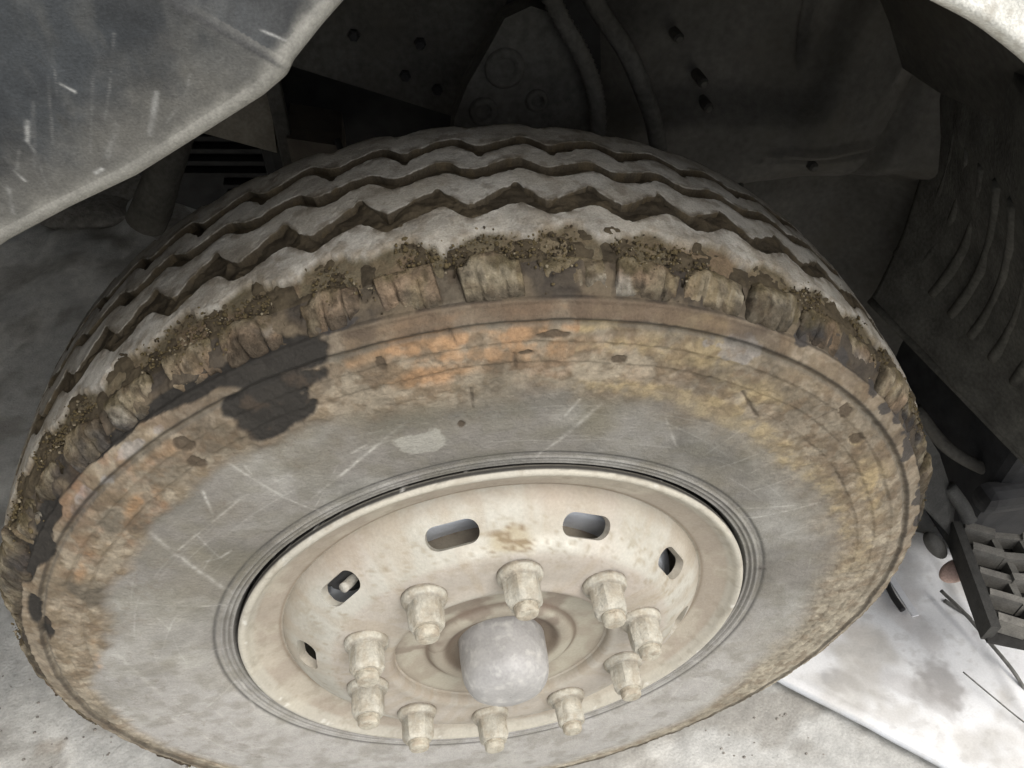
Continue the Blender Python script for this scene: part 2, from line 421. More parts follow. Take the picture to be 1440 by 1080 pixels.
c = mix(c, srgb(152, 150, 146), .7 * (np.exp(-((rv - .3085) / .0008) ** 2) + np.exp(-((rv - .3140) / .0008) ** 2) + np.exp(-((rv - .3195) / .0008) ** 2)))
c = mix(c, srgb(206, 203, 194), scratch)
# vein lines left by drying mud on the upper sidewall
c = mix(c, srgb(112, 105, 90), ss(.36, .41, rv) * ss(50, 20, np.abs(thv + 10)) * ss(.35, .6, n1) * .6)
c = mix(c, srgb(96, 94, 88), ss(.46, .72, fbm(P0, .045, 95, 4)) * .45 * (1 - mud) * ss(110, 40, np.abs(thv)))
c = mix(c, srgb(116, 112, 98), ss(.42, .70, fbm(P0, .022, 96, 4)) * .35 * (1 - mud))
vein = np.exp(-((n2 - .5) / .012) ** 2) * ss(.37, .40, rv) * ss(20, 0, thv) * (n1 > .45)
c = mix(c, srgb(112, 102, 90), vein * .35 * (1 - mud))
# pale spill on the grey rubber
c = mix(c, srgb(172, 170, 160), spot(-10.5, .368, 3.2, .018, .6) * .6 * (1 - mud))
tan = np.tile(srgb(138, 127, 110), (len(rv), 1))
tan = mix(tan, srgb(152, 142, 124), ss(.45, .6, n1) * .6)
tan = mix(tan, srgb(114, 101, 82), ss(.48, .62, n2) * .7)
tan = mix(tan, srgb(98, 86, 72), ss(.56, .66, fbm(P0, .03, 77, 4)) * .55)
org = np.zeros(len(rv))
for t0, r0, dt, dr, k in ((-5.5, .482, 5.5, .0095, 1.05), (1.5, .478, 3.5, .010, .9), (-6, .452, 4.5, .010, .9), (5, .480, 2, .006, .7), (3, .499, 14, .0045, .4), (0, .466, 9, .012, .6), (8, .486, 6, .006, .6), (19.5, .497, 4.0, .006, 1.1), (21, .474, 6, .016, .75), (13, .470, 5, .010, .45),
                          (22, .424, 12, .010, .85), (34, .415, 9, .012, .9), (46, .407, 9, .012, .7), (58, .415, 9, .014, .5), (70, .42, 10, .012, .35), (30, .45, 9, .02, .4), (62, .46, 10, .02, .4), (-43, .457, 4, .010, .5), (-48, .452, 4, .009, .4),
                          (-57, .465, 4, .008, .4), (-84, .444, 10, .005, .5), (-96, .455, 10, .005, .45), (-36, .478, 4, .008, .3), (50, .466, 1.5, .006, .6), (-14, .482, 4, .008, .35), (80, .44, 10, .03, .3), (-25, .47, 3, .006, .3)):
    org = np.maximum(org, k * np.exp(-((thv - t0) / dt) ** 2 - ((rv - r0) / dr) ** 2))
org = ss(.10, .75, org * (.5 + .6 * ss(.35, .6, n2) + .5 * ss(.35, .6, n3)))
ocol = np.where((thv > 8)[:, None], srgb(160, 143, 108), srgb(160, 126, 92))
tan = tan * (1 - .75 * org[:, None]) + ocol * .75 * org[:, None]
tan = mix(tan, srgb(166, 165, 166), spot(25.5, .483, 3, .010, 1.2) * .45 + spot(-46, .492, 3, .006, .9) * .5 + spot(-37, .496, 3, .004, .9) * .4)
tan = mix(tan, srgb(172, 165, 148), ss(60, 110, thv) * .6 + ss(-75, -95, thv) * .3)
rust = ss(.5, .72, fbm(P0, .02, 83, 4)) * (np.exp(-((thv + 45) / 12) ** 2) + .5 * np.exp(-((thv - 5) / 14) ** 2))
tan = mix(tan, srgb(140, 100, 72), rust * .45)
tan = mix(tan, srgb(88, 82, 72), ss(.5, .64, fbm(P0, .04, 121, 4)) * (.25 + .6 * np.exp(-((thv + 62) / 26) ** 2) + .2 * np.exp(-((thv - 25) / 25) ** 2)))
tan = mix(tan, srgb(104, 88, 70), ss(.5, .62, fbm(P0, .014, 122, 4)) * .45)
tan = tan * (1 + .7 * (n3 - .5) + .35 * (fbm(P0, .0035, 97, 2) - .5))[:, None]
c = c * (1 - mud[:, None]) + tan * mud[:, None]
band = np.exp(-((rv - .4875) / .0022) ** 2) * mud
c = mix(c, srgb(92, 88, 80), band * .6)
for r0, k in ((.470, .35), (.4505, .35), (.4315, .25)):
    c = mix(c, srgb(100, 92, 80), np.exp(-((rv + wob * (.5 if r0 > .46 else 1) - r0) / .0011) ** 2) * mud * k * fade)
c = mix(c, srgb(70, 62, 55), ss(.4925, .4945, rv) * ss(.506, .503, rv) * ss(.46, .62, fbm(P0 * [1, 1, 1], .035, 131, 4)) * .7 * (yv < -.05) * ss(40, 20, np.abs(thv - 5)))
c = mix(c, srgb(100, 86, 72), .8 * ss(.4915, .4935, rv) * ss(.508, .505, rv) * (.15 + .85 * np.exp(-((thv - 8) / 19) ** 4)) * ss(.25, .5, n1 * .5 + n2 * .5) * (yv < -.05))
c = mix(c, srgb(52, 48, 44), (np.exp(-((rv - .5065) / .0012) ** 2) + np.exp(-((rv - .4912) / .0014) ** 2)) * .75 * (yv < -.05))
c = mix(c, srgb(62, 55, 46), ss(.506, .509, rv) * (yv < -.03) * (.55 + .5 * n2))
c = mix(c, srgb(118, 106, 88), ss(.503, .507, rv) * (yv < -.03) * ss(.54, .66, n2) * .6)
c = mix(c, srgb(58, 54, 50), ss(.503, .507, rv) * (yv < -.03) * ss(.5, .38, n1) * .7)
c = mix(c, srgb(48, 46, 43), blotch * near_m * .97)
c = mix(c, srgb(84, 72, 60), blotch * ss(.52, .68, n2) * near_m * ss(.492, .482, rv) * .45)
c = mix(c, srgb(80, 70, 58), wet * .9)
c = mix(c, srgb(66, 63, 61), blue * near_m * .9)
c = mix(c, srgb(80, 70, 60), crk * .55)
c = mix(c, srgb(86, 80, 76), dm * .8)
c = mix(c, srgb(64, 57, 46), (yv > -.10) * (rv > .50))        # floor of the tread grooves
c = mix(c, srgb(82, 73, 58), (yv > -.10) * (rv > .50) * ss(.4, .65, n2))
nn = np.stack([nrm[:, 1][S] * np.sin(TH), nrm[:, 0][S], nrm[:, 1][S] * np.cos(TH)], -1).reshape(-1, 3)
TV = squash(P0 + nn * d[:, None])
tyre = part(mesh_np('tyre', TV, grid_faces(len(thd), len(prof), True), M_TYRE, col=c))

# ---------------- tread ribs: real zigzag bands standing 13 mm proud
NB = 52
PT = 360.0 / NB
def saw(th, pk, fall=2.4):
    """+1 at peak angle pk (deg), falling to -1 over fall degrees then rising slowly"""
    u = (th - pk) % PT
    v = np.where(u < fall, 1 - 2 * u / fall, -1 + 2 * (u - fall) / (PT - fall))
    return np.sin(v * np.pi / 2) * .75 + v * .25
def notch(th, pk, k): 
    u = (th - pk + PT / 2) % PT - PT / 2
    return k * np.exp(-(u / .42) ** 4)
tr = np.arange(0, 360, 0.16)
def line_noise(seed, a, cell):
    P = np.stack([RT * np.sin(np.radians(tr)), np.full_like(tr, seed), RT * np.cos(np.radians(tr))], -1)
    return (fbm(P, cell, seed, 3) - .5) * 2 * a
def jag(seed): return line_noise(seed, .0055, .03) + line_noise(seed + 5, .0032, .008) + line_noise(seed + 9, .0016, .003)
edges = {
    'a_hi': -0.0495 + .0085 * saw(tr, -3.2) + jag(11) * .7,
    'b_lo': -0.0255 + .0100 * saw(tr, -3.3) + notch(tr, -3.2, .005) - notch(tr, -.6, .002) + jag(12) * .7,
    'b_hi': 0.0045 + .0070 * saw(tr, -2.4) + jag(13) * .6,
    'c_lo': 0.0222 + .0075 * saw(tr, -2.3) + jag(14) * .6,
    'c_hi': 0.0500 + .0090 * saw(tr, -1.2) - notch(tr, 1.1, .005) + jag(15) * .6,
    'd_lo': 0.0672 + .0090 * saw(tr, -1.1) + jag(16) * .6,
}
def rib(y0, y1, seed, ncross=16, lo_skirt=True, hi_skirt=True, depth=0.0145, dirt=0):
    T = np.radians(tr); n = len(tr)
    cols, rad, kind_, fr = [], [], [], []
    bev = .0005
    if lo_skirt:
        cols += [y0 - .0040, y0 - .0020, y0 - .0003]; rad += [-depth, -depth * .45, -.0009]; kind_ += [1, .95, .9]; fr += [0, 0, 0]
    for j in range(ncross):
        f = j / (ncross - 1)
        cols.append(y0 + bev + (y1 - y0 - 2 * bev) * f); rad.append(0); kind_.append(0); fr.append(f)
    if hi_skirt:
        cols += [y1 + .0003, y1 + .0020, y1 + .0040]; rad += [-.0009, -depth * .45, -depth]; kind_ += [.9, .95, 1]; fr += [1, 1, 1]
    Y = np.stack(cols, 1); k = Y.shape[1]
    RD = crown(Y) + np.array(rad)[None, :]
    P = np.stack([RD * np.sin(T)[:, None], Y, RD * np.cos(T)[:, None]], -1).reshape(-1, 3)
    kk = np.tile(np.array(kind_), n); f = np.tile(np.array(fr), n)
    a1 = fbm(P, .03, seed + 40, 4); a2 = fbm(P, .009, seed + 50, 3)
    RD = RD.ravel() + (a1 - .5) * .0012 * (kk < .3) + (a2 - .5) * .004 * (kk > .92) + (a2 - .5) * .0014 + (fbm(P, .0045, seed + 55, 2) - .5) * .0008
    tt = np.repeat(T, k)
    P = np.stack([RD * np.sin(tt), P[:, 1], RD * np.cos(tt)], -1)
    c = np.tile(srgb(178, 172, 160), (len(P), 1))
    c = mix(c, srgb(194, 190, 181), ss(.42, .62, fbm(P, .05, seed + 60, 4)) * .7)
    c = mix(c, srgb(152, 147, 137), ss(.5, .66, a1) * .6)
    c = mix(c, srgb(140, 130, 114), ss(.50, .64, fbm(P, .022, seed + 70, 4)) * .35)
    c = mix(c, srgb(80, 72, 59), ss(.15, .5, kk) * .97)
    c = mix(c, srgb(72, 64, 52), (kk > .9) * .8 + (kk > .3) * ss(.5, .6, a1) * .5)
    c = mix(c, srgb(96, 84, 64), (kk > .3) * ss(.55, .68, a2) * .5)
    nearedge = np.clip(1 - np.minimum(f, 1 - f) * 5, 0, 1)
    c = mix(c, srgb(92, 82, 66), (kk < .3) * ss(.45, .62, a2) * nearedge * .75)
    c = mix(c, srgb(116, 106, 90), (kk < .3) * ss(.58, .70, fbm(P, .016, seed + 75, 4)) * .45)
    return P, c, k, tt, f, a1, a2

def add_rib(y0, y1, seed, **kw):
    P, c, k, *_ = rib(y0, y1, seed, **kw)
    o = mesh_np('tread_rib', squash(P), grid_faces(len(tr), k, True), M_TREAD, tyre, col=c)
    o.data.set_sharp_from_angle(angle=R(38))
    return o
add_rib(edges['b_lo'], edges['b_hi'], 1)
add_rib(edges['c_lo'], edges['c_hi'], 2)
add_rib(edges['d_lo'], 0.108 + jag(19) * .8 + .011 * saw(tr, -1.5), 3)
# outer rib with its scalloped, mud-eaten lower side
ylo = -0.1045 + jag(21) * .4
P, c, k, tt, f, a1, a2 = rib(ylo, edges['a_hi'], 4, ncross=36)
tdeg = (np.degrees(tt) + 180) % 360 - 180
ybound = -.0750 + .0065 * saw(tdeg, .3, 3.4) + np.repeat(jag(23) * 1.3, k) + (a1 - .5) * .008
py = P[:, 1]
um = (tdeg - (.05 + PT / 2) + PT / 2) % PT - PT / 2        # distance from the slot between two shoulder blocks
mdm = ss(.0022, -.0042, py - ybound + (a2 - .5) * .003)
slot_ = np.exp(-((um + (a1 - .5) * 1.2) / .45) ** 2) * ss(-.080, -.086, py)
drop = -mdm * (.0022 + .0040 * a1) - slot_ * .005 - mdm * (a2 - .5) * .003
rr_ = np.hypot(P[:, 0], P[:, 2]); P[:, 0] *= 1 + drop / rr_; P[:, 2] *= 1 + drop / rr_
fine = fbm(P, .004, 24, 2)
mc = np.tile(srgb(96, 87, 68), (len(P), 1))
mc = mix(mc, srgb(120, 108, 87), ss(.47, .64, a1) * .8)
mc = mix(mc, srgb(70, 63, 50), ss(.50, .66, a2) * .8)
mc = mix(mc, srgb(120, 98, 78), ss(.55, .7, fbm(P, .03, 27, 3)) * .5)
mc = mc * (1 + .7 * (fine - .5))[:, None]
mm_ = (mdm * .95)[:, None]
c = c * (1 - mm_) + mc * mm_
c = mix(c, srgb(124, 110, 88), ss(.012, .0, py - ybound) * ss(.45, .65, a2) * .55)
c = mix(c, srgb(50, 45, 38), slot_ * .7)
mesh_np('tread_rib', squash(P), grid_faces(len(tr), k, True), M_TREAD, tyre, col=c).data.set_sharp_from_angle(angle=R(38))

# ---------------- shoulder blocks: 52 lugs on the outer shoulder
bpath = np.array([(-.0955, .5215), (-.0965, .5275), (-.0990, .5318), (-.1035, .5305), (-.1090, .5275), (-.1140, .5225), (-.1182, .5165), (-.1212, .5105), (-.1220, .5070), (-.1195, .5040), (-.114, .500)])
bpr = smooth_path(resample(bpath, .0020), 2)
brng = random.Random(5)
for i in range(NB):
    tc = 0.05 + i * PT + brng.uniform(-.3, .3)
    wd = PT - brng.uniform(0.35, 1.6)
    lift = brng.uniform(-.0035, .0022); skew = brng.uniform(-.9, .9); lum = brng.uniform(.78, 1.12)
    nu = 55
    u = np.linspace(-1, 1, nu)
    U, Sx = np.meshgrid(u, np.arange(len(bpr)), indexing='ij')
    T = np.radians(tc + U * wd / 2 + (Sx / len(bpr) - .5) * skew)
    yy = bpr[:, 0][Sx]; rr = bpr[:, 1][Sx]
    edge = ss(.88, 1.0, np.abs(U))
    P = np.stack([rr * np.sin(T), yy, rr * np.cos(T)], -1).reshape(-1, 3)
    b1 = fbm(P, .028, 101, 4); b2 = fbm(P, .011, 102, 4); b3 = fbm(P, .005, 103, 2)
    ef = edge.ravel(); sf = (Sx / (len(bpr) - 1)).ravel()
    # a shallow sipe in the middle of each block splits it unevenly
    sip = sum(np.exp(-((U.ravel() - c0_ + .1 * np.sin(i * 2.1 + j_) + (b1 - .5) * .3) / .035) ** 2) * k_ for j_, (c0_, k_) in enumerate(((.38, .9 if i % 3 else .4), (-.30, .8 if i % 2 else .5)))) * ss(.22, .45, sf) * ss(1.0, .9, sf)
    chew = ss(.52, .66, fbm(P, .02, 118, 3)) * ss(.35, .8, np.abs(U.ravel()) * .6 + np.abs(sf - .5))
    dd = .0012 + lift - chew * .0055 - ef ** 2 * .0115 + (b1 - .5) * .0100 + (b2 - .5) * .0045 + .002 * math.sin(i * 4.7) + (b3 - .5) * .0012 - sip * .0045 - .003 * ss(.22, .02, sf) * b1
    ny = -(np.gradient(rr, axis=1)); nr = np.gradient(yy, axis=1); L = np.hypot(ny, nr)
    ny, nr = (ny / L).ravel(), (nr / L).ravel()
    nr, ny = -nr, -ny
    P = P + np.stack([nr * np.sin(T.ravel()), ny, nr * np.cos(T.ravel())], -1) * dd[:, None]
    td = (np.degrees(T.ravel()) + 180) % 360 - 180
    streak = fbm(np.stack([T.ravel() * .53, 0 * ef, sf * .012], -1), .006, 113, 3)
    c = np.tile(srgb(126, 116, 97), (len(P), 1))
    c = mix(c, srgb(144, 135, 116), ss(.45, .62, b1) * .8)
    c = mix(c, srgb(112, 100, 78), ss(.47, .62, streak) * .75)
    c = mix(c, srgb(124, 104, 86), ss(.5, .7, fbm(P, .04, 108, 3)) * .7)
    c = mix(c, srgb(98, 88, 66), ss(.42, .12, sf + (b2 - .5) * .5) * .85)
    c = mix(c, srgb(152, 149, 140), ss(.62, .74, fbm(P, .035, 109, 3)) * ss(.35, .6, sf) * .6)
    low = ss(.48, .76, sf + (b2 - .5) * .7 + (b1 - .5) * .6)
    c = mix(c, srgb(66, 60, 52), low * .8)
    dk = ss(.52, .66, fbm(P, .045, 111, 3)) * (.35 + .9 * np.exp(-((td - 52) / 28) ** 2) + .6 * np.exp(-((td + 50) / 28) ** 2)) * ss(.2, .6, sf)
    c = mix(c, srgb(60, 58, 57), dk)
    c = mix(c, srgb(44, 40, 34), ss(.1, .7, ef) * .85 + sip * .6)
    c = mix(c, srgb(82, 74, 56), ss(.5, .2, sf + (b2 - .5) * 1.1) * ss(.42, .6, fbm(P, .012, 115, 3)) * .8)
    c = mix(c, srgb(78, 68, 56), ss(.54, .66, fbm(P, .008, 116, 3)) * .5)
    c = mix(c, srgb(58, 52, 44), chew * .6)
    c = c * lum * (1 + .9 * (fbm(P, .0035, 114, 2) - .5))[:, None]
    mesh_np('shoulder_block', squash(P), grid_faces(nu, len(bpr)), M_MUDB, tyre, col=c)

# ---------------- crumbs of mud stuck along the shoulder
bm = bmesh.new()
cr = random.Random(11)
ico = bmesh.new(); bmesh.ops.create_icosphere(ico, subdivisions=1, radius=1.0)
iv = np.array([v.co[:] for v in ico.verts]); itf = np.array([[v.index for v in f_.verts] for f_ in ico.faces]); ico.free()
VV, FF, CC = [], [], []
N = 6500
base_i = 0
for k in range(N):
    t = cr.gauss(0, 50) if k % 2 else cr.uniform(-110, 110)
    y = cr.gauss(-.091, .011); y = min(max(y, -.121), -.070)
    r = np.interp(-y, -bpath[::-1, 0] if False else np.array([.066, .080, .090, .100, .109, .114, .118, .1225]), [.540, .5365, .5325, .5315, .5275, .5225, .5165, .508]) + cr.uniform(-.0025, .0012)
    dens = float(vn(np.array([[r * math.sin(R(t)), y, r * math.cos(R(t))]]), .03, 55)[0])
    if dens < .48: continue
    s = cr.uniform(.0004, .0015) * (1.8 if cr.random() < .05 else 1)
    pts = iv * (np.array([cr.uniform(.6, 1.3) for _ in range(3)]) * s)[None, :] * (1 + .25 * (np.random.default_rng(k).random((len(iv), 1)) - .5) * 2)
    VV.append(pts + [r * math.sin(R(t)), y, r * math.cos(R(t))]); FF.append(itf + base_i); base_i += len(iv)
    q = cr.random()
    colr = srgb(98, 87, 64) if q < .65 else srgb(74, 66, 54) if q < .9 else srgb(136, 126, 106)
    CC.append(np.tile(colr, (len(iv), 1)))
mesh_np('mud_crumbs', np.vstack(VV), np.vstack(FF), M_MUDB, tyre, col=np.vstack(CC), kind='stuff')

# ---------------- wheel rim
rimp = [(0.10, .268), (0.03, .255), (-.03, .252), (-.085, .2515), (-.1035, .2535), (-.1055, .258), (-.1085, .266), (-.1125, .276), (-.1165, .285), (-.1215, .2905), (-.1262, .2935), (-.1285, .2975), (-.1275, .3010),
        (-.1235, .3028), (-.1180, .3020), (-.112, .299), (-.10, .297), (-.06, .296), (.0, .285)]
rp = smooth_path(resample(rimp, .0016), 3)
V, F = lathe(rp, 540)
a = np.degrees(np.arctan2(V[:, 0], V[:, 2])); rad = np.hypot(V[:, 0], V[:, 2])
q1 = fbm(V, .05, 201, 4); q2 = fbm(V, .012, 202, 4)
V = V * (1 + 0 * rad[:, None]); V[:, 1] += (q1 - .5) * .0012 * (V[:, 1] < -.1)
c = np.tile(srgb(183, 178, 165), (len(V), 1))
c = mix(c, srgb(158, 145, 130), ss(.289, .283, rad) * ss(.2565, .262, rad) * (V[:, 1] < -.1) * (.55 + .4 * q1))
c = mix(c, srgb(192, 186, 170), ss(.45, .6, q1) * .5)
c = mix(c, srgb(150, 140, 124), ss(.55, .68, q2) * .4)
c = mix(c, srgb(120, 100, 80), np.exp(-((rad - .2575) / .0022) ** 2) * (V[:, 1] < -.1) * .65)
c = mix(c, srgb(60, 58, 55), ss(.3015, .3025, rad) * (V[:, 1] > -.125) * 1.0 + (V[:, 1] > -.118) * (rad > .295))
c = mix(c, srgb(218, 216, 208), ss(.74, .8, fbm(V, .009, 209, 2)) * (rad > .292) * .6)
rim = part(mesh_np('wheel_rim', V, F, M_RIM, col=c))

# ---------------- wheel disc with ten hand holes and a centre bore
NUT0 = -29.6
hole_ang = [-12 + 36 * k for k in range(10)]
outer = [(-.100, .2555), (-.1075, .2535), (-.1145, .2485), (-.1225, .241), (-.131, .231), (-.1385, .2205), (-.1450, .210), (-.1490, .2005), (-.1510, .190), (-.1520, .175), (-.1520, .150), (-.1535, .140), (-.1545, .1345), (-.1535, .130), (-.148, .1285)]
op = smooth_path(resample(outer, .003), 4)
inner = np.stack([op[:, 0] + .010, op[:, 1] - .004], 1)[::-1]
inner[0] = (-.142, .1285)
inner[-1] = (-.090, .2515)
loop = np.vstack([op, inner])
nL = len(loop); nT = 300
th = np.linspace(0, 2 * np.pi, nT, endpoint=False)
T, S2 = np.meshgrid(th, np.arange(nL), indexing='ij')
V = np.stack([loop[:, 1][S2] * np.sin(T), loop[:, 0][S2], loop[:, 1][S2] * np.cos(T)], -1).reshape(-1, 3)
U, Vv = np.meshgrid(np.arange(nT), np.arange(nL), indexing='ij')
U2 = (U + 1) % nT; V2 = (Vv + 1) % nL
F = np.stack([U * nL + Vv, U * nL + V2, U2 * nL + V2, U2 * nL + Vv], -1).reshape(-1, 4)
disc = part(mesh_np('wheel_disc', V, F, M_RIM))
bm = bmesh.new(); bm.from_mesh(disc.data); bmesh.ops.recalc_face_normals(bm, faces=bm.faces); bm.to_mesh(disc.data); bm.free()
bm = bmesh.new()
for ha in hole_ang:
    # rounded slot, long side tangential
    A = R(ha); er = Vector((math.sin(A), 0, math.cos(A))); et = Vector((math.cos(A), 0, -math.sin(A)))
    nd = (er * .72 + Vector((0, -1, 0)) * .70).normalized()      # wall normal
    sl = nd.cross(et).normalized()
    cen = er * .2275 + Vector((0, -.1335, 0))
    hw, hh, rc = .0280, .0132, .0125
    pts = []
    for cx, cy, a0 in ((hw - rc, hh - rc, 0), (-(hw - rc), hh - rc, 90), (-(hw - rc), -(hh - rc), 180), (hw - rc, -(hh - rc), 270)):
        for q in range(0, 91, 15):
            pts.append(cen + et * (cx + rc * math.cos(R(a0 + q))) + sl * (cy + rc * math.sin(R(a0 + q))) - nd * .035)
    prism(bm, pts, nd * .07)
bmesh.ops.recalc_face_normals(bm, faces=bm.faces)
cm = bpy.data.meshes.new('cut'); bm.to_mesh(cm); bm.free()
cut = bpy.data.objects.new('cut', cm); COL.objects.link(cut); cut.location = (0, 0, 0)
truck_loc = truck.location.copy()
bpy.context.view_layer.update()
md = disc.modifiers.new('b', 'BOOLEAN'); md.object = cut; md.operation = 'DIFFERENCE'; md.solver = 'EXACT'
bpy.context.view_layer.update()
ev = disc.evaluated_get(bpy.context.evaluated_depsgraph_get())
nm = bpy.data.meshes.new_from_object(ev)
disc.modifiers.clear(); disc.data = nm; nm.name = 'wheel_disc'
bpy.data.objects.remove(cut); bpy.data.meshes.remove(cm)
for at in list(nm.attributes):
    if at.name == 'Col': nm.attributes.remove(at)
nm.polygons.foreach_set('use_smooth', np.full(len(nm.polygons), True, bool))
nm.set_sharp_from_angle(angle=R(38))
V = verts_of(nm)
rad = np.hypot(V[:, 0], V[:, 2]); a = np.degrees(np.arctan2(V[:, 0], V[:, 2]))
q1 = fbm(V, .06, 211, 4); q2 = fbm(V, .015, 212, 4)
V[:, 1] += (q1 - .5) * .0012; nm.vertices.foreach_set('co', V.astype(np.float32).ravel())
c = np.tile(srgb(177, 173, 161), (len(V), 1))
c = mix(c, srgb(189, 186, 175), ss(.45, .62, q1) * .7)
c = mix(c, srgb(178, 166, 154), ss(.48, .66, fbm(V, .1, 213, 3)) * .6)
c = mix(c, srgb(176, 165, 154), ss(.204, .196, rad) * ss(.12, .15, rad) * .55)
c = mix(c, srgb(168, 156, 138), ss(.5, .62, fbm(np.stack([a * .004, rad * .25, 0 * rad], -1), .02, 218, 4)) * .45)
c = mix(c, srgb(158, 146, 126), ss(.55, .7, q2) * .35)
worn = np.exp(-((rad - .208) / .010) ** 2) * np.exp(-((a - 14) / 26) ** 2)
c = mix(c, srgb(214, 210, 198), worn * (.4 + .6 * ss(.4, .6, q2)))
st_ = np.exp(-((rad - .213) / .014) ** 2 - ((a - 3) / 7) ** 2)
q5 = fbm(V, .006, 214, 3)
c = mix(c, srgb(160, 146, 116), ss(.15, .75, st_ * (.3 + 1.3 * q2)) * .7)
c = mix(c, srgb(118, 98, 72), ss(.25, .6, st_ * 2 * q2) * ss(.5, .6, q5) * .7)
c = mix(c, srgb(140, 126, 100), ss(.62, .70, q5) * .45 * np.exp(-((rad - .215) / .03) ** 2))
c = mix(c, srgb(150, 138, 122), np.exp(-((rad - .250) / .006) ** 2) * .4)
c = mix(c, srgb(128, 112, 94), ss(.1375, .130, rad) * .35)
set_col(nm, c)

# ---------------- hub plate, boss and cap
hp = [(-.06, .175), (-.110, .170), (-.130, .160), (-.1380, .150), (-.1412, .138), (-.1412, .126), (-.1400, .115), (-.1385, .095), (-.1395, .0885), (-.1450, .0855), (-.1470, .082), (-.1465, .072), (-.1435, .066), (-.137, .062), (-.135, .054), (-.135, .01)]
V, F = lathe(smooth_path(resample(hp, .003), 2), 200)
rad = np.hypot(V[:, 0], V[:, 2]); q1 = fbm(V, .04, 221, 4)
c = np.tile(srgb(172, 166, 150), (len(V), 1))
c = mix(c, srgb(150, 139, 124), ss(.4, .62, q1) * .6)
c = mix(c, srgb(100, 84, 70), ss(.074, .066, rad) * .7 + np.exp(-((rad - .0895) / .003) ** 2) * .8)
c = mix(c, srgb(116, 100, 88), ss(.5, .66, fbm(V, .03, 225, 4)) * .6 * (V[:, 2] > .01))  # dark blotches on the upper half only, painting the bore edge's shadow
c = mix(c, srgb(120, 110, 98), ss(.120, .129, rad) * .6)
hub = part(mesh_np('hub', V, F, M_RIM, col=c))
cp = [(-.120, .0520), (-.150, .0518), (-.170, .0513), (-.182, .0500), (-.192, .0468), (-.1995, .0410), (-.2045, .032), (-.2070, .020), (-.2078, .009), (-.2080, .0005)]
V, F = lathe(smooth_path(resample(cp, .0025), 3), 120)
V += ((fbm(V, .02, 231, 3) - .5) * .0022)[:, None] * np.array([1, .8, 1])
mesh_np('hub_cap', V, F, M_CAP, hub)
bm = bmesh.new()   # the four small bolts round the hub cap
V, F = lathe([(-.1, .2125), (-.06, .2135), (.09, .2135)], 120)
drum = part(mesh_np('brake_drum', *lathe(smooth_path(resample([(-.075, .10), (-.0900, .17), (-.0985, .19), (-.1030, .205), (-.1035, .211), (-.1000, .214), (-.0955, .2145), (-.094, .218), (-.088, .2225), (-.08, .2235), (.0, .2245), (.10, .2245)], .003), 2), 200), M_DRUM))

# ---------------- lug nuts with washers and stud ends
def nut_mesh(seed):
    rn = random.Random(seed)
    bm = bmesh.new()
    def ring(y, r, n=24, hexa=False, rot0=0.0):
        vs = []
        for k in range(n):
            q = 2 * math.pi * k / n
            rr = r
            if hexa:
                s6 = (q + rot0) % (math.pi / 3) - math.pi / 6
                rr = r * math.cos(math.pi / 6) / math.cos(s6)
                rr = min(rr, r * .985)
            vs.append(bm.verts.new((rr * math.cos(q), y, rr * math.sin(q))))
        return vs
    h0 = rn.uniform(0, math.pi / 3)
    rings = [ring(.003, .0248), ring(-.0015, .0248), ring(-.0045, .0240), ring(-.0070, .0222),
             ring(-.0085, .0208, hexa=True, rot0=h0), ring(-.031, .0204, hexa=True, rot0=h0), ring(-.0345, .0188, hexa=True, rot0=h0), ring(-.0365, .0158)]
    for r0, r1 in zip(rings, rings[1:]):
        n = len(r0)
        for k in range(n): bm.faces.new((r0[k], r0[(k + 1) % n], r1[(k + 1) % n], r1[k]))
    bm.faces.new(rings[-1])
    bmesh.ops.subdivide_edges(bm, edges=bm.edges[:], cuts=1, use_grid_fill=True)
    for v in bm.verts:
        p = np.array([[v.co.x + seed, v.co.y, v.co.z]])
        k = (float(fbm(p, .009, 5, 2)[0]) - .5) * .0011
        v.co.x *= 1 + k * 40; v.co.z *= 1 + k * 40; v.co.y += k
    return bm
def stud_mesh(seed):
    bm = bmesh.new(); prev = None
    prof_ = [(-.034, .0128), (-.0380, .0128), (-.0386, .0121), (-.0392, .0128), (-.0398, .0121), (-.0404, .0128), (-.0440, .0126), (-.0462, .0112), (-.0470, .0080), (-.0464, .0035)]
    for y, r in prof_:
        rg = [bm.verts.new((r * math.cos(2 * math.pi * k / 20), y, r * math.sin(2 * math.pi * k / 20))) for k in range(20)]
        if prev:
            for k in range(20): bm.faces.new((prev[k], prev[(k + 1) % 20], rg[(k + 1) % 20], rg[k]))
        prev = rg
    bm.faces.new(prev); return bm
